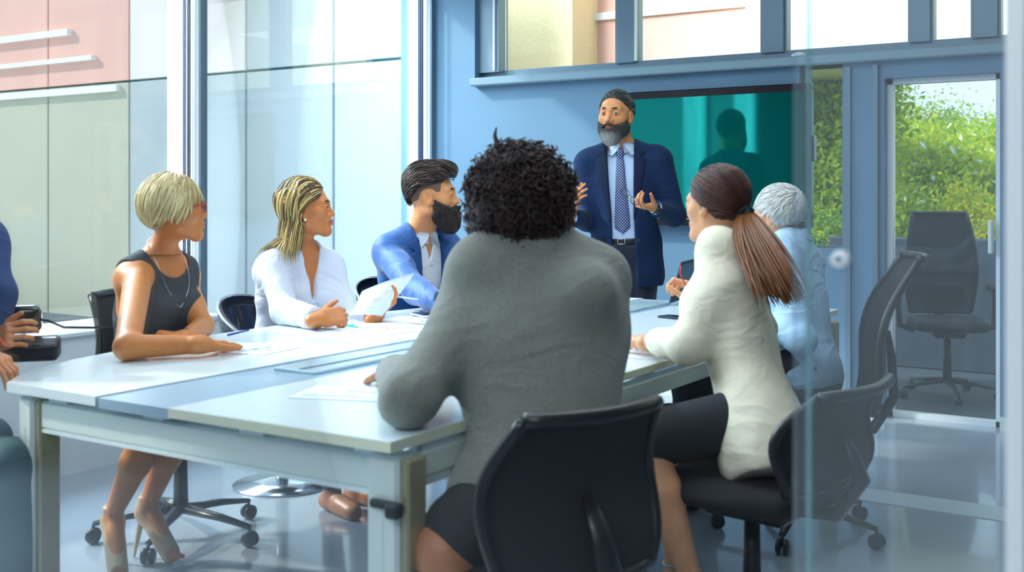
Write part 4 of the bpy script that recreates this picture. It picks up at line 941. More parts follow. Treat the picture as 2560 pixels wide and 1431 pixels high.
def reg_beard(L, full=0.0):
    x, y, z = L[..., 0], L[..., 1], L[..., 2]; ax = np.abs(x)
    top = z + .004 + .62 * np.clip(y, 0, .078); top = np.where((ax < .034) & (y > .055), np.minimum(top, z + .0425 + .25 * ax), top)      # cheek line, moustache
    top = np.minimum(top, np.maximum(z - .020, y - .014))
    top = np.maximum(top, -(y + .002 - np.clip(ax - .06, 0, .01)))
    top = np.maximum(top, np.where(z > -.040, .012 - y, -1))
    mouth = .0125 - np.sqrt((np.clip(ax - .013, 0, 1)) ** 2 * .9 + ((z + .0630) * 1.7) ** 2); mouth = np.where(y > .06, mouth, -1)
    nose = .011 - np.sqrt(ax ** 2 * .5 + (z + .033) ** 2); nose = np.where(y > .07, nose, -1)
    return np.maximum(np.maximum(top, mouth), nose)
def beard_parts(X, hops, n, th, length, width, seed, chin=0.0, chin_r=.03):
    ho = list(hops)
    if chin: ho = ho + [X.rc((0, .062, -.085), (0, .066 + chin * .25, -.10 - chin), .045, chin_r, k=.03), X.rc((.038, .03, -.07), (.012, .06, -.10 - chin * .7), .030, chin_r, k=.03), X.rc((-.038, .03, -.07), (-.012, .06, -.10 - chin * .7), .030, chin_r, k=.03)]
    c, cc = cap(X, ho, th, lambda L: reg_beard(L), .0042)
    down = lambda L, N: np.stack([L[:, 0] * 3, .25 * np.ones(len(L)), -np.ones(len(L))], -1)
    lv, lf_, lc = locks(X, ho, n, lambda L: reg_beard(L) < -.002, down, lambda L: np.where((L[:, 1] > .06) & (L[:, 2] > -.058), .011, np.where(L[:, 2] > -.07, length * .6, length)), 4, width, (th * .9, th * 1.7), seed, cy=.0)
    L = X.loc(lv); return c, cc, (lv, lf_), lc, L
c, cc, lk, lc, Lk = beard_parts(X, hd, 3400, .0028, .022, .0017, 4, .020, .022)
whit = np.clip((-.078 - Lk[:, 2]) / .03, 0, 1) * np.clip(1.3 - np.abs(Lk[:, 0]) / .05, 0, 1); Lc_ = X.loc(c[0]); whc = np.clip((-.078 - Lc_[:, 2]) / .03, 0, 1) * np.clip(1.3 - np.abs(Lc_[:, 0]) / .05, 0, 1)
bm = hairmat('greying_beard', (.016, .014, .013), (.46, .45, .43), .5)
hair_obj('beard', [c, lk], bm, pr, [np.clip(whc * .8 + cc * .1, 0, 1), np.clip(whit * (.5 + .5 * lc) + lc * .12, 0, 1)])
# spectacles held in the hand
def glasses(name, label, c, fwd, up, m, s=1.0, parent=None, open_=(1.0, 1.0), lens=True, temples=(1, 1), lens_col=None, rw=.0015):
    G = Fr(c, fwd, up, s)
    if parent is None: t = thing(name, label, 'glasses', tuple(c)); pt = t
    mb = MB()
    for sx in (1, -1):
        pts = [G.p((sx * .034 + .025 * math.cos(a) * abs(math.cos(a)) ** -.35 * 1.0, 0, .0185 * math.sin(a))) for a in np.linspace(0, 2 * math.pi, 25)]
        mb.tube(pts, rw * s, 6, False)
    mb.tube([G.p((-.010, 0, .004)), G.p((0, .003, .008)), G.p((.010, 0, .004))], rw * s, 6)
    V, F = mb.V, mb.F
    tgt = t if parent is None else parent
    fr_ = put('frame' if parent is None else 'spectacles', V, F, m, tgt)
    for sx, q in zip((1, -1), open_):
        tm = MB(); a = G.p((sx * .060, 0, .006)); dr = unit(G.d((sx * (1 - q), -q, 0))) if q >= 0 else G.d((-sx, -.05, 0))
        b_ = a + dr * .095 * s; tm.tube([a, a + dr * .04 * s, b_, b_ + dr * .03 * s - G.d((0, 0, .018)) * s], [rw * s * 1.3, rw * s * 1.3, rw * s * 1.2, rw * s], 6)
        put('temple', tm.V, tm.F, m, tgt if parent is None else fr_)
    if lens:
        for sx in (1, -1):
            lm_ = MB().lathe(G.p((sx * .034, 0, 0)), [(.001, 0), (.023 * s, 0), (.023 * s, .0008), (.001, .0008)], 20, axis=G.d((0, 1, 0))); vv = np.array(lm_.V); cz = G.p((sx * .034, 0, 0)); u_ = G.d((0, 0, 1)); vv = vv - ((vv - cz) @ u_)[:, None] * u_ * .25
            put('lens', vv, lm_.F, g_out if lens_col is None else lens_col, tgt if parent is None else fr_)
    return fr_
glasses('spectacles', 'thin dark spectacles dangling from the hand of the standing man', Wd(1575, 492, D0 - .43), unit(-.8 * FW - .1 * RT + .1 * UP), unit(.62 * UP + .62 * RT), mat('dark_wire', (.02, .03, .035), .3), .95, open_=(.95, .7))

# ---------------------------------------------------------------- woman with short blond hair
D = 3.95
p1 = person('woman with short blond hair and red glasses in sleeveless grey dress leaning on the table', 370, D)
X = Fr(Wd(438, 524, D - .02), face_dir(113, 3), sc_=.98)
Np = Wd(408, 652, D + .02); Pv = WZ(362, D + .05, .575); L = np.linalg.norm(Np - Pv)
T = Fr(Pv, face_dir(62), up=unit(Np - Pv)); SW = .165
T.A = Fr(Pv, T.A[1], up=(0, 0, 1)).A; up_ = unit(Np - Pv); r_ = unit(T.A[0] - (T.A[0] @ up_) * up_); T.A = np.array([r_, np.cross(up_, r_), up_])
SR = Wd(346, 690, D - .10); SL = Wd(446, 684, D + .17)
WR_ = onz(505, 862, ZT + .038); ER = ik(SR, WR_, .29, .25, onz(312, 862, ZT + .03)); ER = onz(318, 868, ZT + .043)
WL_ = Wd(462, 846, D - .25); EL = ik(SL, WL_, .28, .25, Wd(560, 850, D + .1))
HR = hand_ops(WR_, unit(onz(612, 858, ZT + .012) - WR_), np.array([0, 0, -1.0]), -1, curls=(4, 5, 6, 8), size=.95, spread=.10, thumb=.55, tcurl=.05)
HL = hand_ops(WL_, unit(Wd(398, 838, D - .33) - WL_), unit(np.array([0, 0, -1.0]) - .25 * FW * -1), 1, curls=(32, 34, 36, 38), size=.92, spread=.08, thumb=.3, tcurl=.1)
hd = head_ops(X, False); nk = neck(X, T, L, .044)
tor = torso_ops(T, L, SW, .125, .105, .14, .66, bust=.9)
ao = [rc(SR, ER, .049, .038, .03), rc(ER, WR_, .039, .026, .02), rc(SL, EL, .047, .036, .03), rc(EL, WL_, .037, .025, .02)]
hipR, hipL = T.p((.08, 0, -.01)), T.p((-.08, 0, -.01))
K1 = WZ(385, 3.55, .53); K2 = WZ(455, 3.62, .53); A1 = WZ(283, 3.70, .185); A2 = WZ(372, 3.78, .20)
leg = [rc(hipR, K1, .078, .052, .03), rc(K1, K1 * .55 + A1 * .45, .050, .049, .02), rc(K1 * .55 + A1 * .45, A1, .048, .028, .02), rc(hipL, K2, .078, .052, .03), rc(K2, K2 * .55 + A2 * .45, .050, .049, .02), rc(K2 * .55 + A2 * .45, A2, .048, .028, .02)]
T1 = WZ(296, 3.56, .03); T2 = WZ(428, 3.72, .045)
leg += [rc(A1 + [0, 0, -.01], T1, .030, .026, .02), rc(A2 + [0, 0, -.01], T2, .030, .025, .02)]
for k_ in range(5):
    dd = unit((T2 - A2) * [1, 1, 0]); sd = np.array([-dd[1], dd[0], 0]); b0 = T2 + sd * (.020 - .010 * k_) + [0, 0, -.006]; leg.append(rc(b0, b0 + dd * (.036 - .004 * k_), .009, .008, .004))
allb = hd + nk + off(tor, -.004) + ao
V1 = poly(hd + nk + off(tor, -.004)[:], X.p((0, 0, 0)) - [.2, .2, .16], X.p((0, 0, 0)) + [.2, .2, .17], .0026)
armo = ao + HR + HL
V2 = poly(armo, *bounds(armo), .0032); V3 = poly(off(tor, -.004) + ao, T.p((0, 0, .1)) - .35, X.p((0, 0, -.10)) + [.3, .3, 0], .008); V4 = poly(leg, *bounds(leg), .007)
V, F = stitch([V1, V3, V2, V4]); body = put('body', V, F, sk_f, p1); smalls(X, body, (.05, .08, .09), mat('fair_brow', (.30, .20, .10), .7), (.5, .13, .10))
m_dress = mat('charcoal_dress', (.040, .048, .058), wr=0.45, rough=.8, bump=.15, bscale=260)
def armhole(S, c, r): return sp(c, r, .008, 's')
do = off(tor, .006) + [rc(hipR, K1, .090, .066, .04), rc(hipL, K2, .090, .066, .04)]
do += [T.ell((.195, -.0, L - .10), (.068, .16, .125), k=.008, t='s'), T.ell((-.195, -.0, L - .10), (.068, .16, .125), k=.008, t='s'), T.ell((0, .03, L + .035), (.088, .12, .085), k=.008, t='s')]
skin_part('dress', do, .0075, m_dress, p1, folds(.0022, 11, 15))
# shoes: beige open-toe heels
m_heel = mat('beige_leather', (.60, .42, .24), .45)
for A_, T_ in ((A1, T1), (A2, T2)):
    f_ = unit((T_ - A_) * [1, 1, 0]); sh = [rc(A_ + [0, 0, .02], A_ - f_ * .012 + [0, 0, -.035], .034, .036, .02), rc(A_ - f_ * .012 + [0, 0, -.03], T_, .036, .032, .02), sp(T_ + f_ * .035, .036, .004, 's'), half(A_ + [0, 0, .028], UP, .003)]
    sh += [rc(A_ - f_ * .035 + [0, 0, -.05], [A_[0] - f_[0] * .075, A_[1] - f_[1] * .075, .006], .013, .0055, .01)]
    skin_part('shoe', sh, .005, m_heel, p1)
# necklace, ring, bracelet, earring
m_silver = mat('silver', (.75, .75, .78), .2, metal=1)
def drape(ops, T, pts, r, m, name, parent, extra=.002):
    P = [];
    for p in pts:
        q = np.array([T.p(p)])
        for _ in range(8): d, g = grad(lambda Q: ev(ops, Q), q); q = q - g * (d - extra)[:, None]
        P.append(q[0])
    P = np.array(P)
    for _ in range(6): P[1:-1] = (P[:-2] + P[1:-1] * 2 + P[2:]) / 4
    mb = MB().tube(P, r, 6); return put(name, mb.V, mb.F, m, parent)
bs_ = hd + nk + off(tor, .006)
drape(bs_, T, [(.075 * math.cos(a), .09 if math.sin(a) < 0 else -.06 * math.sin(a) , L + .03 + .0 + (.06 * math.sin(a) if math.sin(a) > 0 else .19 * math.sin(a))) for a in np.linspace(math.pi * .5, math.pi * 2.5, 40)], .0013, m_silver, 'necklace', p1)
put('earring', *uvs(X.p((.078, -.004, -.043)), .0055 * X.s), m_silver, p1)
mb = MB().lathe(WL_ + unit(EL - WL_) * .012, [(.028, -.003), (.030, 0), (.028, .003)], 20, axis=unit(EL - WL_), caps=False); put('bracelet', mb.V, mb.F, mat('dark_bracelet', (.05, .05, .06), .3, metal=.7), p1)
glasses('spectacles', '', X.p((0, .099, .005)), X.A[1], X.A[2], mat('red_glasses', (.42, .015, .03), .25), X.s, parent=p1, rw=.0024)
hm = hairmat('platinum_hair', (.40, .25, .06), (.98, .88, .50), .36)
def reg_crop(L):
    x, y, z = L[..., 0], L[..., 1], L[..., 2]; front = (y - .052) - .35 * (z - .06); side = (.008 - z) + .9 * np.clip(y + .0, 0, .06) * .2 - 1.6 * np.clip(-y - .022, 0, .05); side = np.maximum(side, -z - .085)
    ear = .034 - np.sqrt((y + .008) ** 2 + (z + .012) ** 2); return np.maximum(np.maximum(front, side), np.where(np.abs(x) > .05, ear, -1))
vol = hd + [X.ell((0, -.024, .038), (.082, .092, .084), k=.03), X.ell((0, -.066, .014), (.062, .052, .066), k=.03)]
c, cc = cap(X, vol, .006, reg_crop, .0045)
fl = lambda L, N: np.stack([L[:, 0] * 5 + .1, -.35 + 5 * np.clip(L[:, 1], -.05, .08) * 1.0 + 0 * L[:, 0], -1.0 - 0 * L[:, 0]], -1)
lv, lf_, lc = locks(X, vol, 2400, lambda L: reg_crop(L) < -.001, fl, lambda L: np.clip(.040 + .60 * (L[:, 2] + .06) - .35 * np.clip(L[:, 1], 0, .1), .022, .085), 7, .0036, (.004, .012), 6, jitter=.12)
hair_obj('hair', [c, (lv, lf_)], hm, p1, [cc * .5 + .15, lc])
pen = MB().tube([Wd(570, 838, 3.62) , Wd(622, 826, 3.72)], [.0042, .003], 10).build('pen', mat('blue_pen', (.01, .06, .42), .3), None, True); tag(pen, 'blue pen between the fingers of the woman with red glasses', 'pen')

# ---------------------------------------------------------------- woman in the white shirt
D = 4.6
p2 = person('smiling woman with long highlighted hair in white shirt holding a sheet of paper', 715, D)
X = Fr(Wd(768, 522, D - .02), face_dir(92, 4), sc_=1.0)
Np = Wd(757, 640, D + .0); Pv = WZ(712, D + .08, .575); L = np.linalg.norm(Np - Pv)
def lean_frame(Pv, Np, a):
    up_ = unit(Np - Pv); f = face_dir(a); r_ = unit(np.cross(f, up_)); fr = Fr(Pv, f); fr.A = np.array([r_, np.cross(up_, r_), up_]); return fr
T = lean_frame(Pv, Np, 50); SW = .165
SR = Wd(682, 672, D - .11); SL = Wd(818, 662, D + .13)
WR_ = onz(792, 797, ZT + .042); ER = ik(SR, WR_, .29, .24, Wd(655, 790, D - .1)); ER[2] = max(ER[2], ZT + .05)
WL_ = Wd(940, 790, 4.42); EL = ik(SL, WL_, .29, .25, Wd(850, 775, D + .1))
HR = hand_ops(WR_ + unit(WR_ - ER) * .02, unit(Wd(880, 778, 4.25) - WR_), unit(.45 * UP * -1 + FW * .8), 1, curls=(40, 46, 50, 52), size=.95, spread=.04, thumb=.5, tcurl=.1)
HL = hand_ops(WL_ + unit(WL_ - EL) * .01, unit(Wd(996, 742, 4.45) - WL_), unit(-.2 * FW - RT * .9), -1, curls=(22, 24, 26, 30), size=.95, spread=.06, thumb=.45, tcurl=.2)
hd = head_ops(X, False); nk = neck(X, T, L, .043); tor = torso_ops(T, L, SW, .128, .112, .145, .66, bust=1.0)
V1 = poly(hd + nk + off(tor, -.006), X.p((0, 0, 0)) - [.2, .2, .36], X.p((0, 0, 0)) + [.2, .2, .17], .0026)
hh = HR + HL + [rc(WR_, WR_ + unit(ER - WR_) * .06, .027, .030), rc(WL_, WL_ + unit(EL - WL_) * .06, .027, .030)]
V2 = poly(hh, *bounds(hh), .003); V, F = stitch([V1, inner(T, L, SW, ((SR, ER, WR_), (SL, EL, WL_))), V2]); body = put('body', V, F, sk_w, p2)
smalls(X, body, (.05, .03, .02), mat('brown_brow', (.06, .03, .015), .7), (.55, .10, .09), 1.15)
tt_ = [X.rc((-.014, .086, -.0618), (.014, .086, -.0618), .0042, .0042)]; skin_part('teeth', tt_, .002, mat('teeth', (.85, .82, .75), .2), body)
m_ws = mat('white_cotton', (.74, .80, .93), wr=0.7, rough=.7, bump=.12, bscale=60)
so = off(tor, .013) + sleeve(SR, ER, WR_ - unit(WR_ - ER) * .01, .060, .052, .042) + sleeve(SL, EL, WL_ - unit(WL_ - EL) * .05, .058, .050, .040)
so += [cutend(WR_ - unit(WR_ - ER) * .01, ER), cutend(WL_ - unit(WL_ - EL) * .05, EL), half(T.p((0, 0, -.02)), -UP, .003), T.rc((0, -.005, L - .02), (0, .0, L + .14), .056, .070, k=.006, t='s'), vcut(T, L - .155, L + .03, .002, .044, x0=.0, k=.006, front=.02)]
skin_part('shirt', so, .007, m_ws, p2, folds(.0042, 21, 24))
for s in (1, -1):                                     # open collar wings
    def wg(u, v, s=s):
        a = math.radians(180 * (1 - u) * 1.0); rr = .060 + .020 * v + .012 * u; z = L + .030 - .085 * u * u * u - (.030 + .012 * u) * v
        return T.p((s * rr * math.sin(math.radians(12 + 138 * u)) * (1 - .15 * u), -rr * math.cos(math.radians(12 + 150 * u)) * 1.0 + .012 * u, z))
    mb = MB(); surf(mb, wg, 16, 5, .004); put('collar', mb.V, mb.F, m_ws, p2)
pk = MB(); 
for k in range(6):
    c = tsurf(off(tor, .013), T, 0, L - .17 - .055 * k, extra=.002); mb = MB().lathe(c, [(.001, .003), (.0055, .003), (.006, 0), (.001, 0)], 12, axis=T.d((0, 1, 0))); put('button', mb.V, mb.F, mat('pearl_button', (.8, .85, .9), .2), p2)
pkp = [tsurf(off(tor, .013), T, s_x, L - .16 - .035 * k, extra=.0015) for k in range(11) for s_x in (-.015, .015)]
mb = MB(); mb.add(pkp, [(2 * i, 2 * i + 1, 2 * i + 3, 2 * i + 2) for i in range(10)]); n_ = len(mb.V); pkb = [np.array(v) - T.d((0, .004, 0)) for v in mb.V[:n_]]; mb.add(pkb, [(2 * i, 2 * i + 2, 2 * i + 3, 2 * i + 1) for i in range(10)]); put('placket', mb.V, mb.F, m_ws, p2)
for Wr_, E_ in ((WR_ - unit(WR_ - ER) * .01, ER),): 
    d = unit(Wr_ - E_); mb = MB().tube([Wr_ - d * .055, Wr_ + d * .005], [.047, .043], 20); put('cuff', mb.V, mb.F, m_ws, p2)
K, A = seat_knees(T, .43, .07, -.05); seated_legs(T, mat('dark_trousers', (.05, .055, .07), .8), mat('tan_shoe', (.40, .17, .09), .4), p2, K, A, .078, .055, .04)
hm = hairmat('highlighted_hair', (.060, .026, .012), (.88, .66, .24), .34)
def reg_long(L):
    x, y, z = L[..., 0], L[..., 1], L[..., 2]; front = (y - .070) - .1 * (z - .08) + 1.5 * np.clip(.050 - z, 0, .1); side = -z - .050
    ear = .024 - np.sqrt((y - .008) ** 2 + (z + .012) ** 2); return np.maximum(np.maximum(front, side), np.where(np.abs(x) > .05, ear, -1))
vol = hd + [X.ell((0, -.022, .038), (.083, .094, .088), k=.02)]
c, cc = cap(X, vol, .004, reg_long, .0045)
skt = lambda P: P
bd_ = vol + nk + off(tor, .020)
flw = lambda L, N: np.stack([L[:, 0] * 3, np.where(L[:, 1] > -.01, -.9 - 10 * np.clip(L[:, 1], 0, .09), -.22) , np.where(L[:, 1] > .02, -.75, -1.0)], -1)
lv, lf_, lc = locks(X, bd_, 1500, lambda L: (reg_long(L) < -.002) & (L[:, 2] > -.02), flw, lambda L: .17 + .9 * np.clip(L[:, 2] + .02, 0, .14), 12, .0040, (.004, .012), 9, jitter=.05, grav=.15, thick=.35, hang=-.02)
lv2, lf2, lc2 = locks(X, bd_, 800, lambda L: (L[:, 1] < -.02) & (L[:, 2] > -.04) & (L[:, 2] < .09), lambda L, N: np.stack([L[:, 0] * -2, -.28 - 0 * L[:, 0], -1 - 0 * L[:, 0]], -1), .21, 12, .0045, (.004, .020), 19, jitter=.05, grav=.2, thick=.4, hang=-.02)
sc2_ = lambda q, b_=0.0: np.clip((q - .5) * 2.2 + .45 + b_, 0, 1)
hair_obj('hair', [c, (lv, lf_), (lv2, lf2)], hm, p2, [cc * .4, sc2_(lc), sc2_(lc2, .15)])
put('earring', *uvs(X.p((.079, .0, -.044)), .0065 * X.s), mat('pearl', (.9, .88, .82), .2), p2)
# the sheet she holds, bent towards the far corner
c00, c10, c11, c01 = Wd(872, 789, 4.27), Wd(955, 791, 4.36), Wd(1036, 683, 4.48), Wd(905, 728, 4.40)
def shf(u, v): 
    p = (c00 * (1 - u) * (1 - v) + c10 * u * (1 - v) + c11 * u * v + c01 * (1 - u) * v); return p + unit(-FW + .3 * UP) * .028 * math.sin(math.pi * u) * (1 - .2 * v) - UP * .006 * math.sin(math.pi * v)
hp = thing('held_paper', 'curled white sheet held up by the woman in the white shirt', 'paper', tuple(c00))
mb = MB(); surf(mb, shf, 14, 10, .0012); put('sheet', mb.V, mb.F, mat('paper_held', (.78, .87, .99), .6), hp)
for (u0, v0, u1, v1, cc_) in ((.45, .35, .62, .5, (.70, .76, .92)), (.62, .55, .78, .68, (.86, .76, .80)), (.25, .2, .6, .24, (.70, .76, .9))):
    mb = MB(); surf(mb, lambda u, v: shf(u0 + (u1 - u0) * u, v0 + (v1 - v0) * v), 5, 4, .0022); put('printed_chart', mb.V, mb.F, mat('faint_ink_%.2f' % cc_[0], cc_, .6), hp)
pen = MB().tube([Wd(985, 741, 4.43), Wd(1046, 749, 4.43)], [.0045, .0035], 10).build('pen', mat('white_pen', (.75, .85, .92), .25), None, True); tag(pen, 'white pen in the hand of the woman in the white shirt', 'pen')

# ---------------------------------------------------------------- bearded man in the blue jacket
D = 5.3
p3 = person('dark-bearded man in bright blue jacket and open white shirt at the far window side', 1030, D)
X = Fr(Wd(1083, 490, D - .03), face_dir(84, 3), sc_=1.12)
Np = Wd(1052, 590, D + .02); Pv = WZ(1030, D + .08, .575); L = np.linalg.norm(Np - Pv); T = lean_frame(Pv, Np, 42)
SR = Wd(977, 640, D - .10); SL = Wd(1122, 630, D + .18)
WR_ = onz(1112, 770, ZT + .045) + np.array([0, 0, .0]); ER = ik(SR, WR_, .31, .26, Wd(960, 770, D - .2)); ER[2] = max(ER[2], ZT + .055)
WL_ = onz(1180, 764, ZT + .045); EL = ik(SL, WL_, .31, .26, Wd(1190, 700, D + .2)); EL[2] = max(EL[2], ZT + .05)
HR = hand_ops(WR_, unit(WR_ - ER), np.array([0, 0, -1.]), -1, curls=(18, 20, 22, 24)); HL = hand_ops(WL_, unit(WL_ - EL - .5 * RT), np.array([0, 0, -1.]), 1, curls=(18, 20, 22, 24))
hd = head_ops(X); nk = neck(X, T, L, .055); tor = torso_ops(T, L, .20, .150, .138, .15, .68)
V1 = poly(hd + nk + off(tor, -.016), X.p((0, 0, 0)) - [.2, .2, .34], X.p((0, 0, 0)) + [.2, .2, .18], .0026); hh = HR + HL; V2 = poly(hh, *bounds(hh), .004)
V, F = stitch([V1, inner(T, L, .2, ((SR, ER, WR_), (SL, EL, WL_))), V2]); body = put('body', V, F, sk_m, p3); dk = mat('black_brow', (.008, .006, .005), .7)
smalls(X, body, (.06, .035, .02), dk, (.55, .16, .13))
m_bl = mat('bright_blue_wool', (.004, .085, .33), wr=0.6, rough=.6, sheen=.2, bump=.1, bscale=350); m_bll = mat('blue_lapel', (.003, .06, .22), .6); m_w2 = mat('white_shirt_cotton', (.78, .84, .92), wr=0.4, rough=.65, bump=.06, bscale=90)
sh_ops = off(tor, -.004); skin_part('shirt', sh_ops + [half(T.p((0, 0, -.02)), -UP, .003), T.rc((0, -.005, L - .02), (0, .0, L + .14), .060, .072, k=.006, t='s'), vcut(T, L - .10, L + .03, .002, .03, k=.006, front=.02)], .0075, m_w2, p3, folds(.002, 31, 20))
collar(X, T, L, m_w2, p3, .067, .042)
for k in range(3): c = tsurf(sh_ops, T, 0, L - .12 - .08 * k, extra=.002); mb = MB().lathe(c, [(.001, .003), (.0055, .003), (.006, 0), (.001, 0)], 12, axis=T.d((0, 1, 0))); put('button', mb.V, mb.F, mat('pearl_button', (.8, .85, .9), .2), p3)
jsh = off(tor, .016); opn = vcut(T, .02, L + .01, .050, .074, below=.3, bw=.02)
jo = jsh + sleeve(SR, ER, WR_, .070, .060, .046) + sleeve(SL, EL, WL_, .070, .060, .046) + [cutend(WR_, ER), cutend(WL_, EL), half(T.p((0, 0, -.04)), -UP, .003), opn, T.rc((0, -.01, L - .01), (0, .0, L + .15), .062, .078, k=.006, t='s')]
skin_part('jacket', jo, .008, m_bl, p3, folds(.0036, 33, 22))
for lo_ in lapels(T, jsh, .02, L + .012, .048, .072, (.012, .060), .008): skin_part('lapel', lo_, .0065, m_bll, p3)
co = [T.rc((0, -.014, L - .014), (0, -.012, L + .030), .086, .074), T.rc((0, -.01, L - .05), (0, -.006, L + .08), .070, .070, k=.003, t='s'), fn(lambda P: (T.loc(P)[..., 1] - .052), .004, 'i'), half(T.p((0, 0, L + .026)), UP, .004)]
skin_part('jacket_collar', co, .006, m_bll, p3)
c = tsurf(jsh, T, -.125, L - .20, extra=.004); mb = MB(); mb.box(c, (.030, .004, .006), T.A, .002).box(c + T.d((.008, .002, .010)), (.010, .003, .012), T.A @ np.eye(3), .002); put('pocket_square', mb.V, mb.F, mat('dark_red_silk', (.16, .015, .012), .5), p3)
K, A = seat_knees(T); seated_legs(T, mat('navy_trousers', (.01, .02, .05), .7), m_shoe, p3, K, A)
def reg_top(L):
    x, y, z = L[..., 0], L[..., 1], L[..., 2]; front = y - .070 - np.where(z > .074, 3.0, .9) * (z - .074); side = (.048 - z) - .9 * np.clip(-y - .03, 0, .06) ; return np.maximum(front, side)
vol = hd + [X.ell((0, .034, .098), (.058, .062, .036), k=.03), X.ell((0, -.045, .075), (.070, .064, .058), k=.03)]
c, cc = cap(X, vol, .006, reg_top, .0045)
fl = lambda L, N: np.stack([L[:, 0] * 2 + .3 * np.sin(L[:, 1] * 80), -1.0 + 0 * L[:, 0], .55 * (L[:, 1] > .03) - 8 * np.clip(-L[:, 1] - .03, 0, .1) - 4 * np.clip(np.abs(L[:, 0]) - .05, 0, .03)], -1)
lv, lf_, lc = locks(X, vol, 2200, lambda L: reg_top(L) < -.002, fl, .058, 6, .0029, (.006, .020), 12, jitter=.22)
hair_obj('hair', [c, (lv, lf_)], hairmat('dark_brown_hair', (.006, .004, .004), (.085, .050, .036), .4), p3, [cc * .3, lc])
# clipped sides
cs, ccs = cap(X, hd, .0018, lambda L: np.maximum(np.maximum((L[..., 1] - .046) - .1 * L[..., 2], (.010 - L[..., 2]) - .9 * np.clip(-L[..., 1] - .02, 0, .06)), np.where(np.abs(L[..., 0]) > .05, .034 - np.sqrt((L[..., 1] + .008) ** 2 + (L[..., 2] + .008) ** 2), -1)), .005)
put('clipped_hair', cs[0], cs[1], mat('stubble', (.16, .095, .06), .8, var=.3, vscale=300), p3)
c, cc, lk, lc, Lk = beard_parts(X, hd, 3600, .005, .030, .0019, 14, .034, .024)
hair_obj('beard', [c, lk], hairmat('black_beard', (.006, .004, .004), (.045, .028, .022), .5), p3, [cc * .3, lc])
# ---------------------------------------------------------------- person with curly hair, back to the camera
D = 2.75
p4 = person('person with big curly dark hair in grey blazer sitting with back to the partition', 1370, 2.45)
X = Fr(Wd(1294, 510, D), face_dir(-160, 0), sc_=1.0)
Np = Wd(1345, 632, D - .02); Pv = WZ(1362, 2.50, .575); L = np.linalg.norm(Np - Pv); T = lean_frame(Pv, Np, -168)
SL = Wd(1192, 742, D - .02); SR = Wd(1462, 735, D - .14)
EL = onz(1020, 1000, ZT + .062); WL_ = onz(985, 930, ZT + .045)
l_ = np.linalg.norm(EL - WL_); 
WR_ = onz(1340, 940, ZT + .05); ER = Wd(1486, 900, 2.78)
HL = hand_ops(WL_, unit(WL_ - EL + .0 * RT), np.array([0, 0, -1.]), 1, curls=(20, 24, 26, 28)); HR = hand_ops(WR_, unit(WR_ - ER), np.array([0, 0, -1.]), -1, curls=(20, 24, 26, 28))
hd = head_ops(X, True); nk = neck(X, T, L, .052); tor = torso_ops(T, L, .180, .145, .140, .155, .68)
hh = HL + HR; K1 = WZ(1200, 2.42, .47); K2 = WZ(1330, 2.65, .47); A1 = WZ(1160, 2.2, .10); A2 = WZ(1260, 2.5, .10)
V1 = poly(hd + nk, X.p((0, 0, 0)) - [.2, .2, .24], X.p((0, 0, 0)) + [.2, .2, .18], .004)
K1 = WZ(1090, 2.42, .40); A1 = WZ(1130, 2.28, .12)
lg = [rc(T.p((-.09, .05, -.06)), WZ(1112, 2.36, .49), .088, .062, .03), rc(WZ(1112, 2.36, .49), WZ(1185, 2.14, .10), .060, .036, .03), rc(T.p((.09, .05, -.06)), WZ(1270, 2.62, .46), .09, .062, .03), rc(WZ(1270, 2.62, .46), WZ(1280, 2.60, .10), .058, .036, .03)]
V3 = poly(lg, *bounds(lg), .010)
V2 = poly(hh, *bounds(hh), .004); V, F = stitch([V1, inner(T, L, .18, ((SR, ER, WR_), (SL, EL, WL_))), V2, V3]); body = put('body', V, F, mat('reddish_skin', (.46, .19, .09), .5, sss=.1), p4)
smalls(X, body, (.04, .02, .01), dk, (.4, .12, .1))
m_gr = mat('grey_tweed', (.235, .245, .215), wr=0.6, rough=.85, sheen=.3, bump=.35, bscale=380, var=.10, vscale=120)
jsh = off(tor, .020) + [T.frc((-.06, 0, -.06), (.06, 0, -.06), .165, .165, .72, k=.05)]
jo = jsh + [rc(SL, EL, .078, .060, .06), rc(EL, WL_, .060, .048, .03)] + sleeve(SR, ER, WR_, .080, .064, .050) + [cutend(WR_, ER), cutend(WL_, EL), half(T.p((0, 0, -.10)), -UP, .004), vcut(T, .05, L + .03, .02, .07), T.rc((0, -.0, L - .01), (0, .01, L + .15), .058, .080, k=.008, t='s')]
skin_part('blazer', jo, .0085, m_gr, p4, folds(.0042, 41, 17))
co = [T.rc((0, -.012, L - .010), (0, -.014, L + .050), .092, .074), T.rc((0, -.004, L - .05), (0, .0, L + .10), .066, .068, k=.003, t='s'), fn(lambda P: (T.loc(P)[..., 1] - .02), .004, 'i'), half(T.p((0, 0, L + .045)), UP, .006)]
skin_part('blazer_collar', co, .006, m_gr, p4)
skin_part('shirt', off(tor, -.004) + [half(T.p((0, 0, L + .01)), UP, .003), half(T.p((0, 0, .0)), -UP, .003)], .010, m_w2, p4)
mb = MB().lathe(Wd(1274, 640, D - .06), [(.001, -.02), (.020, -.018), (.026, 0), (.020, .018), (.001, .022)], 16); put('shirt_collar', mb.V, mb.F, m_w2, p4)
sk = [T.frc((-.07, 0, -.03), (.07, 0, -.03), .155, .155, .8, k=.04), rc(T.p((-.09, .05, -.06)), WZ(1165, 2.38, .53), .105, .088, .04), rc(T.p((.09, .05, -.06)), WZ(1275, 2.62, .47), .105, .08, .04)]
skin_part('skirt', sk, .012, mat('dark_grey_skirt', (.028, .030, .034), wr=0.4, rough=.85), p4, folds(.003, 44, 14))
for a in (WZ(1190, 2.12, .09), WZ(1280, 2.60, .09)): shoe(a, FW - .3 * RT, m_shoe, p4)
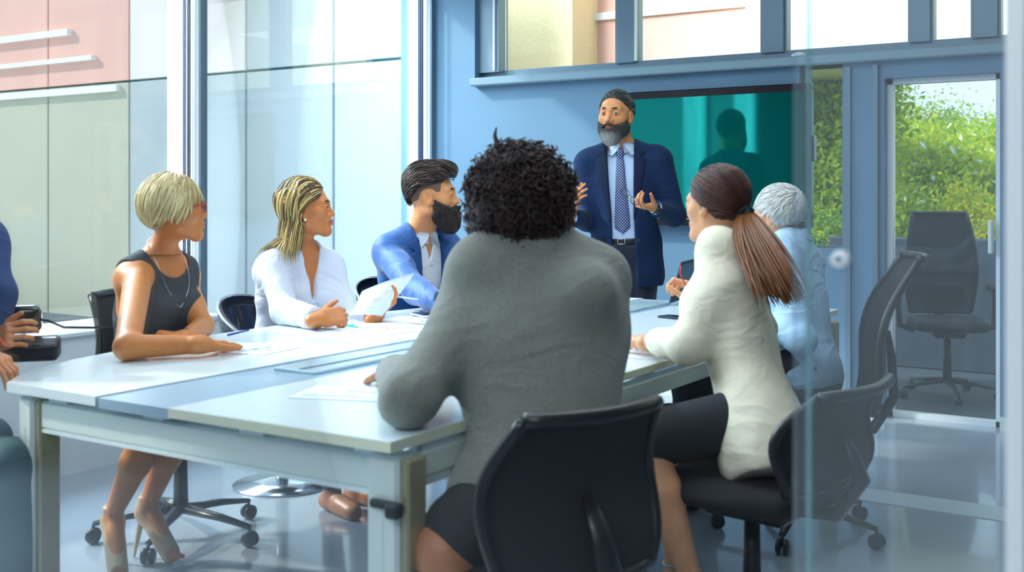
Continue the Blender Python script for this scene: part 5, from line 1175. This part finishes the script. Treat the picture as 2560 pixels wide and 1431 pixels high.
# curls: many short coiled locks over a rounded volume
r = np.random.RandomState(5); hc = X.p((0, -.020, .018)); rad = np.array([.125, .125, .124])
co_ = [ell(hc, rad - .006), ell(hc + np.array([0, 0, -.05]) - .02 * RT, (.115, .115, .085), .03)]
def bumpy(P): q = P * 95; return .007 * np.sin(q[..., 0] + 2 * np.sin(q[..., 2] * .6)) * np.sin(q[..., 1] + 1.7 * np.sin(q[..., 0] * .5)) * np.sin(q[..., 2] + 1.3)
fc = X.A[1]
co_ += [rc(X.p((0, .10, -.02)), X.p((0, .20, -.05)), .05, .08, .02, 's'), rc(X.p((0, -.02, -.10)), X.p((0, .02, -.25)), .066, .08, .02, 's')]
cv, cf = poly(co_, hc - .17, hc + .17, .006, bumpy)
mb = MB(); cl = []
for i in range(2300):
    d = unit(r.randn(3)); 
    if d @ fc > .55 and d[2] < .3: continue
    if d[2] < -.80: continue
    b0 = hc + d * rad * (.90 + .06 * r.rand()) - np.array([0, 0, .02]) * min(1, max(0, -d[2] * 3)); a = unit(np.cross(d, r.randn(3))); b_ = np.cross(d, a); rr = .007 + .006 * r.rand(); ln = .010 + .026 * r.rand() ** 1.5; w0 = r.rand() * 6
    pts = [b0 + d * ln * t + a * rr * math.cos(w0 + 7.5 * t) + b_ * rr * math.sin(w0 + 7.5 * t) for t in np.linspace(0, 1, 11)]
    n0 = len(mb.V); mb.tube(pts, np.linspace(.0030, .0016, 11), 4); cl += [r.rand()] * (len(mb.V) - n0)
b0 = hc + np.array([0, 0, .12]) - .055 * RT; n0 = len(mb.V); mb.tube([b0, b0 + [0, 0, .03] - .008 * RT, b0 + [0, 0, .05] - .004 * RT], [.008, .005, .002], 5); cl += [.5] * (len(mb.V) - n0)
hair_obj('hair', [(cv, cf), (np.array(mb.V), np.array([f if len(f) == 4 else tuple(f) for f in mb.F if len(f) == 4]))], hairmat('curly_dark_hair', (.006, .002, .003), (.050, .014, .014), .5), p4, [np.full(len(cv), .15), np.array(cl)])

# ---------------------------------------------------------------- woman in the cream blazer
D = 3.5
p5 = person('woman with long auburn ponytail in cream blazer and dark skirt', 1890, 3.2)
X = Fr(Wd(1788, 512, D), face_dir(-137, -2), sc_=.98)
Np = Wd(1797, 622, D - .02); Pv = WZ(1893, 3.22, .60); L = np.linalg.norm(Np - Pv); T = lean_frame(Pv, Np, -112)
SL = Wd(1792, 712, D - .20); SR = Wd(1850, 660, D + .12)
WL_ = onz(1612, 856, ZT + .045); EL = Wd(1716, 862, 3.22)
WR_ = Wd(1742, 770, 3.72); ER = ik(SR, WR_, .29, .24, Wd(1850, 850, 3.8))
HL = hand_ops(WL_ + unit(WL_ - EL) * .01, unit(onz(1588, 815, ZT + .03) - WL_), np.array([0, 0, -1.]), 1, curls=(18, 20, 24, 28), size=.95)
HR = hand_ops(WR_, unit(Wd(1722, 722, 3.74) - WR_), unit(-RT + .3 * FW), 1, curls=(50, 54, 58, 60), size=.95, thumb=.3, tcurl=.5)
hd = head_ops(X, False); nk = neck(X, T, L, .043); tor = torso_ops(T, L, .150, .128, .122, .150, .68, bust=.9)
K1 = WZ(1612, 3.12, .56); K2 = WZ(1660, 3.40, .53); A1 = WZ(1725, 3.02, .215); A2 = WZ(1690, 3.16, .20); hL_, hR_ = T.p((-.08, 0, -.02)), T.p((.08, 0, -.02)); 
lg = [rc(hL_, K1, .085, .056, .03), rc(K1, K1 * .6 + A1 * .4, .055, .055, .02), rc(K1 * .6 + A1 * .4, A1, .055, .030, .02), rc(hR_, K2, .085, .056, .03), rc(K2, K2 * .6 + A2 * .4, .055, .053, .02), rc(K2 * .6 + A2 * .4, A2, .053, .030, .02)]
T1 = WZ(1775, 2.98, .13); T2 = WZ(1690, 3.05, .06)
lg += [rc(A1 + [0, 0, -.02], T1, .034, .024, .02), rc(A2 + [0, 0, -.02], T2, .034, .026, .02)]
V1 = poly(hd + nk + off(tor, -.004), X.p((0, 0, 0)) - [.2, .2, .2], X.p((0, 0, 0)) + [.2, .2, .17], .003)
hh = HL + HR; V2 = poly(hh, *bounds(hh), .003); V3 = poly(lg, *bounds(lg), .007); V, F = stitch([V1, inner(T, L, .16, ((SR, ER, WR_), (SL, EL, WL_))), V2, V3]); body = put('body', V, F, sk_l, p5)
legc = mat('leg_skin', (.46, .20, .11), .45, sss=.1); smalls(X, body, (.05, .03, .02), mat('brown_brow', (.06, .03, .015), .7), (.55, .2, .15))
m_cr = mat('cream_cotton', (.86, .80, .62), wr=0.6, rough=.75, bump=.12, bscale=80)
jsh = off(tor, .012) + [T.frc((-.055, -.015, -.12), (.055, -.015, -.12), .168, .168, .85, k=.05)]
jo = jsh + sleeve(SL, EL, WL_, .062, .054, .042) + sleeve(SR, ER, WR_, .062, .052, .040) + [cutend(WL_, EL), cutend(WR_, ER), half(T.p((0, 0, -.19)), -T.A[2], .003), vcut(T, -.05, L + .02, .03, .06, below=.15, bw=.03), T.rc((0, -.01, L - .01), (0, .0, L + .15), .054, .070, k=.006, t='s')]
skin_part('blazer', jo, .0072, m_cr, p5, folds(.0035, 51, 22))
co = [T.rc((0, -.012, L - .014), (0, -.010, L + .026), .074, .062), T.rc((0, -.008, L - .05), (0, -.004, L + .08), .056, .058, k=.003, t='s'), fn(lambda P: (T.loc(P)[..., 1] - .02), .004, 'i'), half(T.p((0, 0, L + .022)), UP, .004)]
skin_part('blazer_collar', co, .0055, m_cr, p5)
skin_part('top', off(tor, .002) + [half(T.p((0, 0, L - .06)), UP, .003)], .010, mat('dark_top', (.03, .03, .035), .8), p5)
skk = [T.frc((-.05, .0, -.05), (.05, .0, -.05), .125, .125, .8, k=.04), rc(hL_, K1 + (hL_ - K1) * .08, .092, .078, .04), rc(hR_, K2 + (hR_ - K2) * .08, .092, .078, .05), half(K1 - unit(hL_ - K1) * .02, K1 - hL_, .004)]
skin_part('skirt', skk, .009, mat('black_skirt', (.022, .026, .032), .9, bump=.3, bscale=250), p5, folds(.003, 55, 18))
m_sil = mat('silver_sandal', (.5, .52, .56), .2, metal=.9)
for A_, T_ in ((A1, T1), (A2, T2)):
    f_ = unit((T_ - A_)); sh = [rc(A_ + [0, 0, -.055], T_ + [0, 0, -.028], .020, .020, .02), rc(A_ - f_ * [.03, .03, 0] + [0, 0, -.04], [A_[0] - f_[0] * .04, A_[1] - f_[1] * .04, max(.006, A_[2] - .17)], .014, .006, .01)]
    skin_part('shoe', sh, .0055, mat('dark_sandal', (.05, .02, .012), .4), p5)
    mb = MB().tube([A_ + .033 * np.array([math.cos(a), math.sin(a), 0]) for a in np.linspace(0, 6.28, 16)], .006, 6, False); put('ankle_strap', mb.V, mb.F, m_sil, p5)
# sleek hair gathered into a ponytail
def reg_all(L):
    x, y, z = L[..., 0], L[..., 1], L[..., 2]; front = (y - .058) - .45 * (z - .05); side = (-.010 - z) + .75 * np.clip(y + .01, 0, .06) - 1.8 * np.clip(-y - .015, 0, .035); side = np.maximum(side, -z - .075)
    ear = .020 - np.sqrt((y + .004) ** 2 + (z + .012) ** 2); return np.maximum(np.maximum(front, side), np.where(np.abs(x) > .05, ear, -1))
vol = hd + [X.ell((0, -.024, .036), (.082, .094, .088), k=.02)]
c, cc = cap(X, vol, .004, reg_all, .0042)
PT = X.loc(Wd(1835, 545, 3.38)[None])[0]; tp = np.array([.0, -.118, -.028])
fl = lambda L, N: unitv(tp[None] - L)
lv, lf_, lc = locks(X, vol, 1700, lambda L: reg_all(L) < -.002, fl, lambda L: np.linalg.norm(tp - L, axis=1) * 1.05, 8, .0030, (.003, .006), 31, jitter=.05, thick=.4)
tpw = X.p(tp); hmA = hairmat('auburn_hair', (.022, .006, .006), (.15, .045, .022), .35)
ho_ = hair_obj('hair', [c, (lv, lf_)], hmA, p5, [cc * .4, lc * .7])
r = np.random.RandomState(9); mb = MB(); cl = []
q0, q1, q2, q3 = tpw, Wd(1868, 560, 3.30), Wd(1912, 640, 3.16), Wd(1975, 752, 3.06); side_ = unit(.45 * RT * 0 + np.cross(unit(q3 - q0), FW)); dep = -FW
for i in range(620):
    a = r.rand() * 6.28; rr = math.sqrt(r.rand()); e = (1 if i % 9 else 1.5)
    o_ = lambda w: side_ * math.cos(a) * rr * w + dep * math.sin(a) * rr * w * .6
    stray = (-.04 if r.rand() < .15 else 0) * np.array([1, 0, 1]) * 1.0; k_ = .80 + .24 * r.rand()
    pts = []
    for t in np.linspace(0, 1, 9):
        tt = t * k_; p = (1 - tt) ** 3 * q0 + 3 * (1 - tt) ** 2 * tt * q1 + 3 * (1 - tt) * tt ** 2 * q2 + tt ** 3 * q3; w = .012 + .042 * math.sin(math.pi * min(1, tt * .62 + .02)); pts.append(p + o_(w) * e + side_ * stray[0] * tt * tt)
    n0 = len(mb.V); mb.tube(pts, np.array([.0022, .003, .0034, .0034, .0034, .0032, .003, .002, .0006]), 4); cl += [.25 + .75 * r.rand() * (.4 + .6 * rr)] * (len(mb.V) - n0)
hp_ = hair_obj('ponytail', [(np.array(mb.V), np.array([f for f in mb.F if len(f) == 4]))], hairmat('ponytail_hair', (.030, .008, .004), (.36, .125, .030), .35), p5, [np.array(cl)])
tb = MB().lathe(tpw + unit(q1 - q0) * .008, [(.017, -.009), (.024, -.006), (.024, .006), (.017, .009)], 18, axis=unit(q1 - q0), caps=False); put('hair_tie', tb.V, tb.F, mat('hair_tie', (.006, .008, .014), .8), hp_)
glasses('folded_glasses', 'red-framed glasses held upright by the woman in the cream blazer', Wd(1772, 770, 3.86), unit(.5 * RT - .2 * FW - .6 * UP), unit(FW + .1 * UP), mat('bright_red_frame', (.62, .015, .012), .3), 1.0, open_=(), rw=.0022)
tm = MB().tube([Wd(1738, 738, 3.70), Wd(1722, 726, 3.70), Wd(1706, 697, 3.70), Wd(1700, 684, 3.70), Wd(1703, 664, 3.70)], [.004, .0050, .0042, .0062, .0050], 8, flat=.45); 
tgo = [o for o in sc.objects if o.name.startswith('folded_glasses')][0]; put('temple', tm.V, tm.F, mat('bright_red_frame', (.62, .015, .012), .3), tgo)

# ---------------------------------------------------------------- white-haired person in the pale blue shirt
D = 4.4
p6 = person('white-haired person in pale blue shirt with dark lanyard at the far door side', 2040, 4.18)
X = Fr(Wd(1942, 536, D), face_dir(-128, 0), sc_=.93)
Np = Wd(1972, 612, D - .02); Pv = WZ(2018, 4.22, .585); L = np.linalg.norm(Np - Pv); T = lean_frame(Pv, Np, -125)
SL = Wd(1958, 668, D - .22); SR = Wd(2015, 655, D + .12)
WL_ = onz(1862, 790, ZT + .05); EL = ik(SL, WL_, .30, .25, Wd(1950, 800, 4.1)); WR_ = onz(1850, 770, ZT + .05); ER = ik(SR, WR_, .30, .25, Wd(1960, 760, 4.8))
HL = hand_ops(WL_, unit(WL_ - EL), np.array([0, 0, -1.]), 1, curls=(18, 20, 22, 24)); HR = hand_ops(WR_, unit(WR_ - ER), np.array([0, 0, -1.]), -1, curls=(18, 20, 22, 24))
hd = head_ops(X, True); nk = neck(X, T, L, .046); tor = torso_ops(T, L, .165, .125, .120, .140, .68)
V1 = poly(hd + nk + off(tor, -.02), X.p((0, 0, 0)) - [.2, .2, .2], X.p((0, 0, 0)) + [.2, .2, .17], .003); hh = HL + HR; V2 = poly(hh, *bounds(hh), .004)
V, F = stitch([V1, inner(T, L, .14, ((SR, ER, WR_), (SL, EL, WL_))), V2]); body = put('body', V, F, sk_l, p6); smalls(X, body, (.1, .14, .18), mat('white_brow', (.6, .58, .55), .7), (.5, .2, .16))
m_ps = mat('pale_blue_cotton', (.44, .66, .88), wr=0.6, rough=.7, bump=.1, bscale=70)
so = off(tor, .012) + sleeve(SL, EL, WL_, .062, .052, .042) + sleeve(SR, ER, WR_, .062, .052, .042) + [cutend(WL_, EL), cutend(WR_, ER), half(T.p((0, 0, -.05)), -UP, .003), T.rc((0, -.006, L - .02), (0, .0, L + .14), .056, .072, k=.006, t='s')]
skin_part('shirt', so, .008, m_ps, p6, folds(.003, 61, 16)); collar(X, T, L, m_ps, p6, .060, .040)
yo = off(tor, .0145) + [fn(lambda P: np.maximum(np.abs(T.loc(P)[..., 2] - (L - .13)) - .0018, T.loc(P)[..., 1]), .001, 'i')]; skin_part('yoke_seam', yo, .004, m_ps, p6)
ln = MB().tube([T.p((.074 * math.sin(a), -.012 - .074 * math.cos(a), L - .002 - .008 * (1 - math.cos(a)))) for a in np.linspace(-1.5, 1.5, 16)], .006, 6, flat=1.2); put('lanyard', ln.V, ln.F, mat('maroon_lanyard', (.10, .012, .02), .6), p6)
K, A = seat_knees(T); seated_legs(T, mat('grey_trousers', (.03, .035, .045), .8), m_shoe, p6, K, A)
def reg_sh(L):
    x, y, z = L[..., 0], L[..., 1], L[..., 2]; front = (y - .066) - .30 * (z - .05); side = (.004 - z) + .55 * np.clip(y, 0, .06) - 1.7 * np.clip(-y - .022, 0, .04); side = np.maximum(side, -z - .070)
    ear = .024 - np.sqrt((y + .006) ** 2 + (z + .010) ** 2); return np.maximum(np.maximum(front, side), np.where(np.abs(x) > .05, ear, -1))
vol = hd + [X.ell((0, -.022, .036), (.083, .098, .086), k=.02)]
c, cc = cap(X, vol, .006, reg_sh, .0045); cr = np.array([.0, -.085, .075])
fl = lambda L, N: unitv(L - cr[None] + .004) + np.array([.25, 0, -.1])
lv, lf_, lc = locks(X, vol, 3000, lambda L: reg_sh(L) < -.001, fl, .036, 5, .0024, (.003, .010), 61, jitter=.2)
hair_obj('hair', [c, (lv, lf_)], hairmat('white_hair', (.50, .50, .47), (.93, .93, .90), .45), p6, [cc * .5 + .2, lc])

# ---------------------------------------------------------------- person at the left edge of the photograph
D = 3.35
p7 = person('person in dark blue jacket seated at the near table corner, mostly out of frame', -190, D)
Np = Wd(-150, 560, D); Pv = WZ(-215, D + .02, .58); L = np.linalg.norm(Np - Pv); T = lean_frame(Pv, Np, 62); X = Fr(Wd(-125, 440, D), face_dir(90), sc_=1.03)
SR = Wd(-140, 640, D - .22); SL = Wd(-80, 610, D + .18)
SLp = SL; WL_ = Wd(-28, 868, D + .02); EL = Wd(2, 742, D + .10); WR_ = Wd(-60, 880, D - .18); ER = ik(SR, WR_, .30, .25, Wd(-170, 860, D - .2))
EL = Wd(-8, 735, D + .08); SL = Wd(-52, 600, D + .14)
HL = hand_ops(WL_ + [0, 0, .01], unit(Wd(30, 842, D - .02) - WL_), unit(-FW * -1 - UP * .4), 1, curls=(35, 40, 44, 46)); HR = hand_ops(WR_, unit(Wd(-10, 900, D - .2) - WR_), np.array([0, 0, -1.]), -1, curls=(20, 24, 26, 30))
hd = head_ops(X); nk = neck(X, T, L); tor = torso_ops(T, L, .20, .150, .14, .155, .68)
V1 = poly(hd + nk, X.p((0, 0, 0)) - [.2, .2, .2], X.p((0, 0, 0)) + [.2, .2, .17], .004); hh = HL + HR; V2 = poly(hh, *bounds(hh), .003); V, F = stitch([V1, inner(T, L, .2, ((SR, ER, WR_), (SL, EL, WL_))), V2]); body = put('body', V, F, sk_m, p7)
smalls(X, body, (.06, .035, .02), dk, (.5, .15, .12))
m_db = mat('deep_blue_wool', (.006, .045, .17), wr=0.6, rough=.7, bump=.1, bscale=300); jsh = off(tor, .016)
jo = jsh + sleeve(SR, ER, WR_, .07, .058, .045) + [rc(SL, EL, .070, .056, .05), rc(EL, WL_, .056, .045, .03)] + [cutend(WR_, ER), cutend(WL_, EL), half(T.p((0, 0, -.08)), -UP, .003), T.rc((0, -.01, L - .01), (0, .0, L + .15), .060, .075, k=.006, t='s')]
skin_part('jacket', jo, .009, m_db, p7, folds(.003, 71, 18))
c, cc = cap(X, hd, .010, reg_short, .005); lv, lf_, lc = locks(X, hd, 300, lambda L: reg_short(L) < -.002, back, .045, 5, .008, (.008, .014), 73); hair_obj('hair', [c, (lv, lf_)], hairmat('dark_brown_hair', (.006, .004, .004), (.085, .050, .036), .4), p7, [cc * .3, lc])
m_tl = mat('slate_trousers', (.09, .17, .20), wr=0.5, rough=.8)
K = [WZ(30, 3.02, .52), WZ(-30, 3.3, .52)]; A = [WZ(20, 2.96, .10), WZ(-60, 3.2, .10)]
seated_legs(T, m_tl, m_shoe, p7, K, A, .085, .062, .055)

# ================================================================ CHAIRS IN PLACE
def at_floor(px, D): p = WZ(px, D, 0); return (p[0], p[1], 0)
def chair_under(T, back=.0): return (T.o[0] + 0, T.o[1] + 0, 0)
def place(px, D): p = WZ(px, D, 0); return (p[0], p[1], 0)
task_chair('black mesh office chair of the curly-haired person, nearest the glass partition', place(1282, 2.42), yaw_of(face_dir(-144)), .82, .22, False, .46)
task_chair('black office chair with armrests under the woman in the cream blazer', place(1880, 3.16), yaw_of(face_dir(-132)), .735, .27, False, .46, lean=.10)
task_chair('tall-backed black mesh chair of the white-haired person near the doorway', place(2000, 4.12), yaw_of(face_dir(-100)), 1.02, .22, False, .46, lean=.18)
task_chair('dark mesh chair behind the woman in the sleeveless grey dress', place(452, 4.05), yaw_of(face_dir(66)), .88, .20, False, .46)
task_chair('slate chair at the near table corner under the person in dark blue', place(-215, 3.40), yaw_of(face_dir(62)), .88, .23, False, .46)
shell_chair('round black shell chair with chrome rim under the woman in the white shirt', place(706, 4.78), yaw_of(face_dir(60)), .80, .25)
shell_chair('round black shell chair beneath the bearded man in blue', place(1034, 5.40), yaw_of(face_dir(50)), .83, .26)
task_chair('black office chair standing out on the terrace behind the glazed door', (wx(2368, 7.5), 7.5, -.05), yaw_of((.4, -1)), 1.17, .22, True, .50)

# ================================================================ BLACK DEVICE ON THE TABLE CORNER
dv = thing('table_telephone', 'black desk device with rounded handset on a wedge base at the near table corner', 'telephone', tuple(onz(72, 905, ZT)))
Fd = Fr(onz(75, 900, ZT + .0), -FW * .9 + RT * .25)
o = [rbox(Fd.p((0, 0, .034)), (.085, .055, .035), .015, A=Fd.A), half(Fd.p((0, .02, .060)), UP * .9 - Fd.A[1] * -.35, .004)]
V, F = poly(o, Fd.p((0, 0, .03)) - .14, Fd.p((0, 0, .03)) + .14, .005); put('base', V, F, m_tvb, dv)
c = onz(48, 892, ZT) + [0, 0, .115] + FW * .02; o = [rbox(c, (.058, .035, .045), .024, A=Fd.A)]; V, F = poly(o, c - .11, c + .11, .005); put('handset', V, F, mat('dark_glossy_case', (.010, .018, .018), .12, coat=.6), dv)
cb = MB().tube([c + RT * .05, c + RT * .08 - UP * .004, Wd(160, 819, 3.7), Wd(260, 820, 3.95), Wd(300, 822, 4.1)], .0045, 8).build('power_cable', m_blk, None, True); tag(cb, 'black cable running from the desk device along the window shelf', 'cable')
rp = MB().tube([Wd(-6, 842, D - .06), Wd(14, 866, D - .08), Wd(36, 866, D - .08)], [.006, .008, .004], 8, flat=.4).build('pen', mat('orange_pen', (.75, .12, .05), .3), None, True); tag(rp, 'orange-red pen in the hand at the edge of the frame', 'pen')
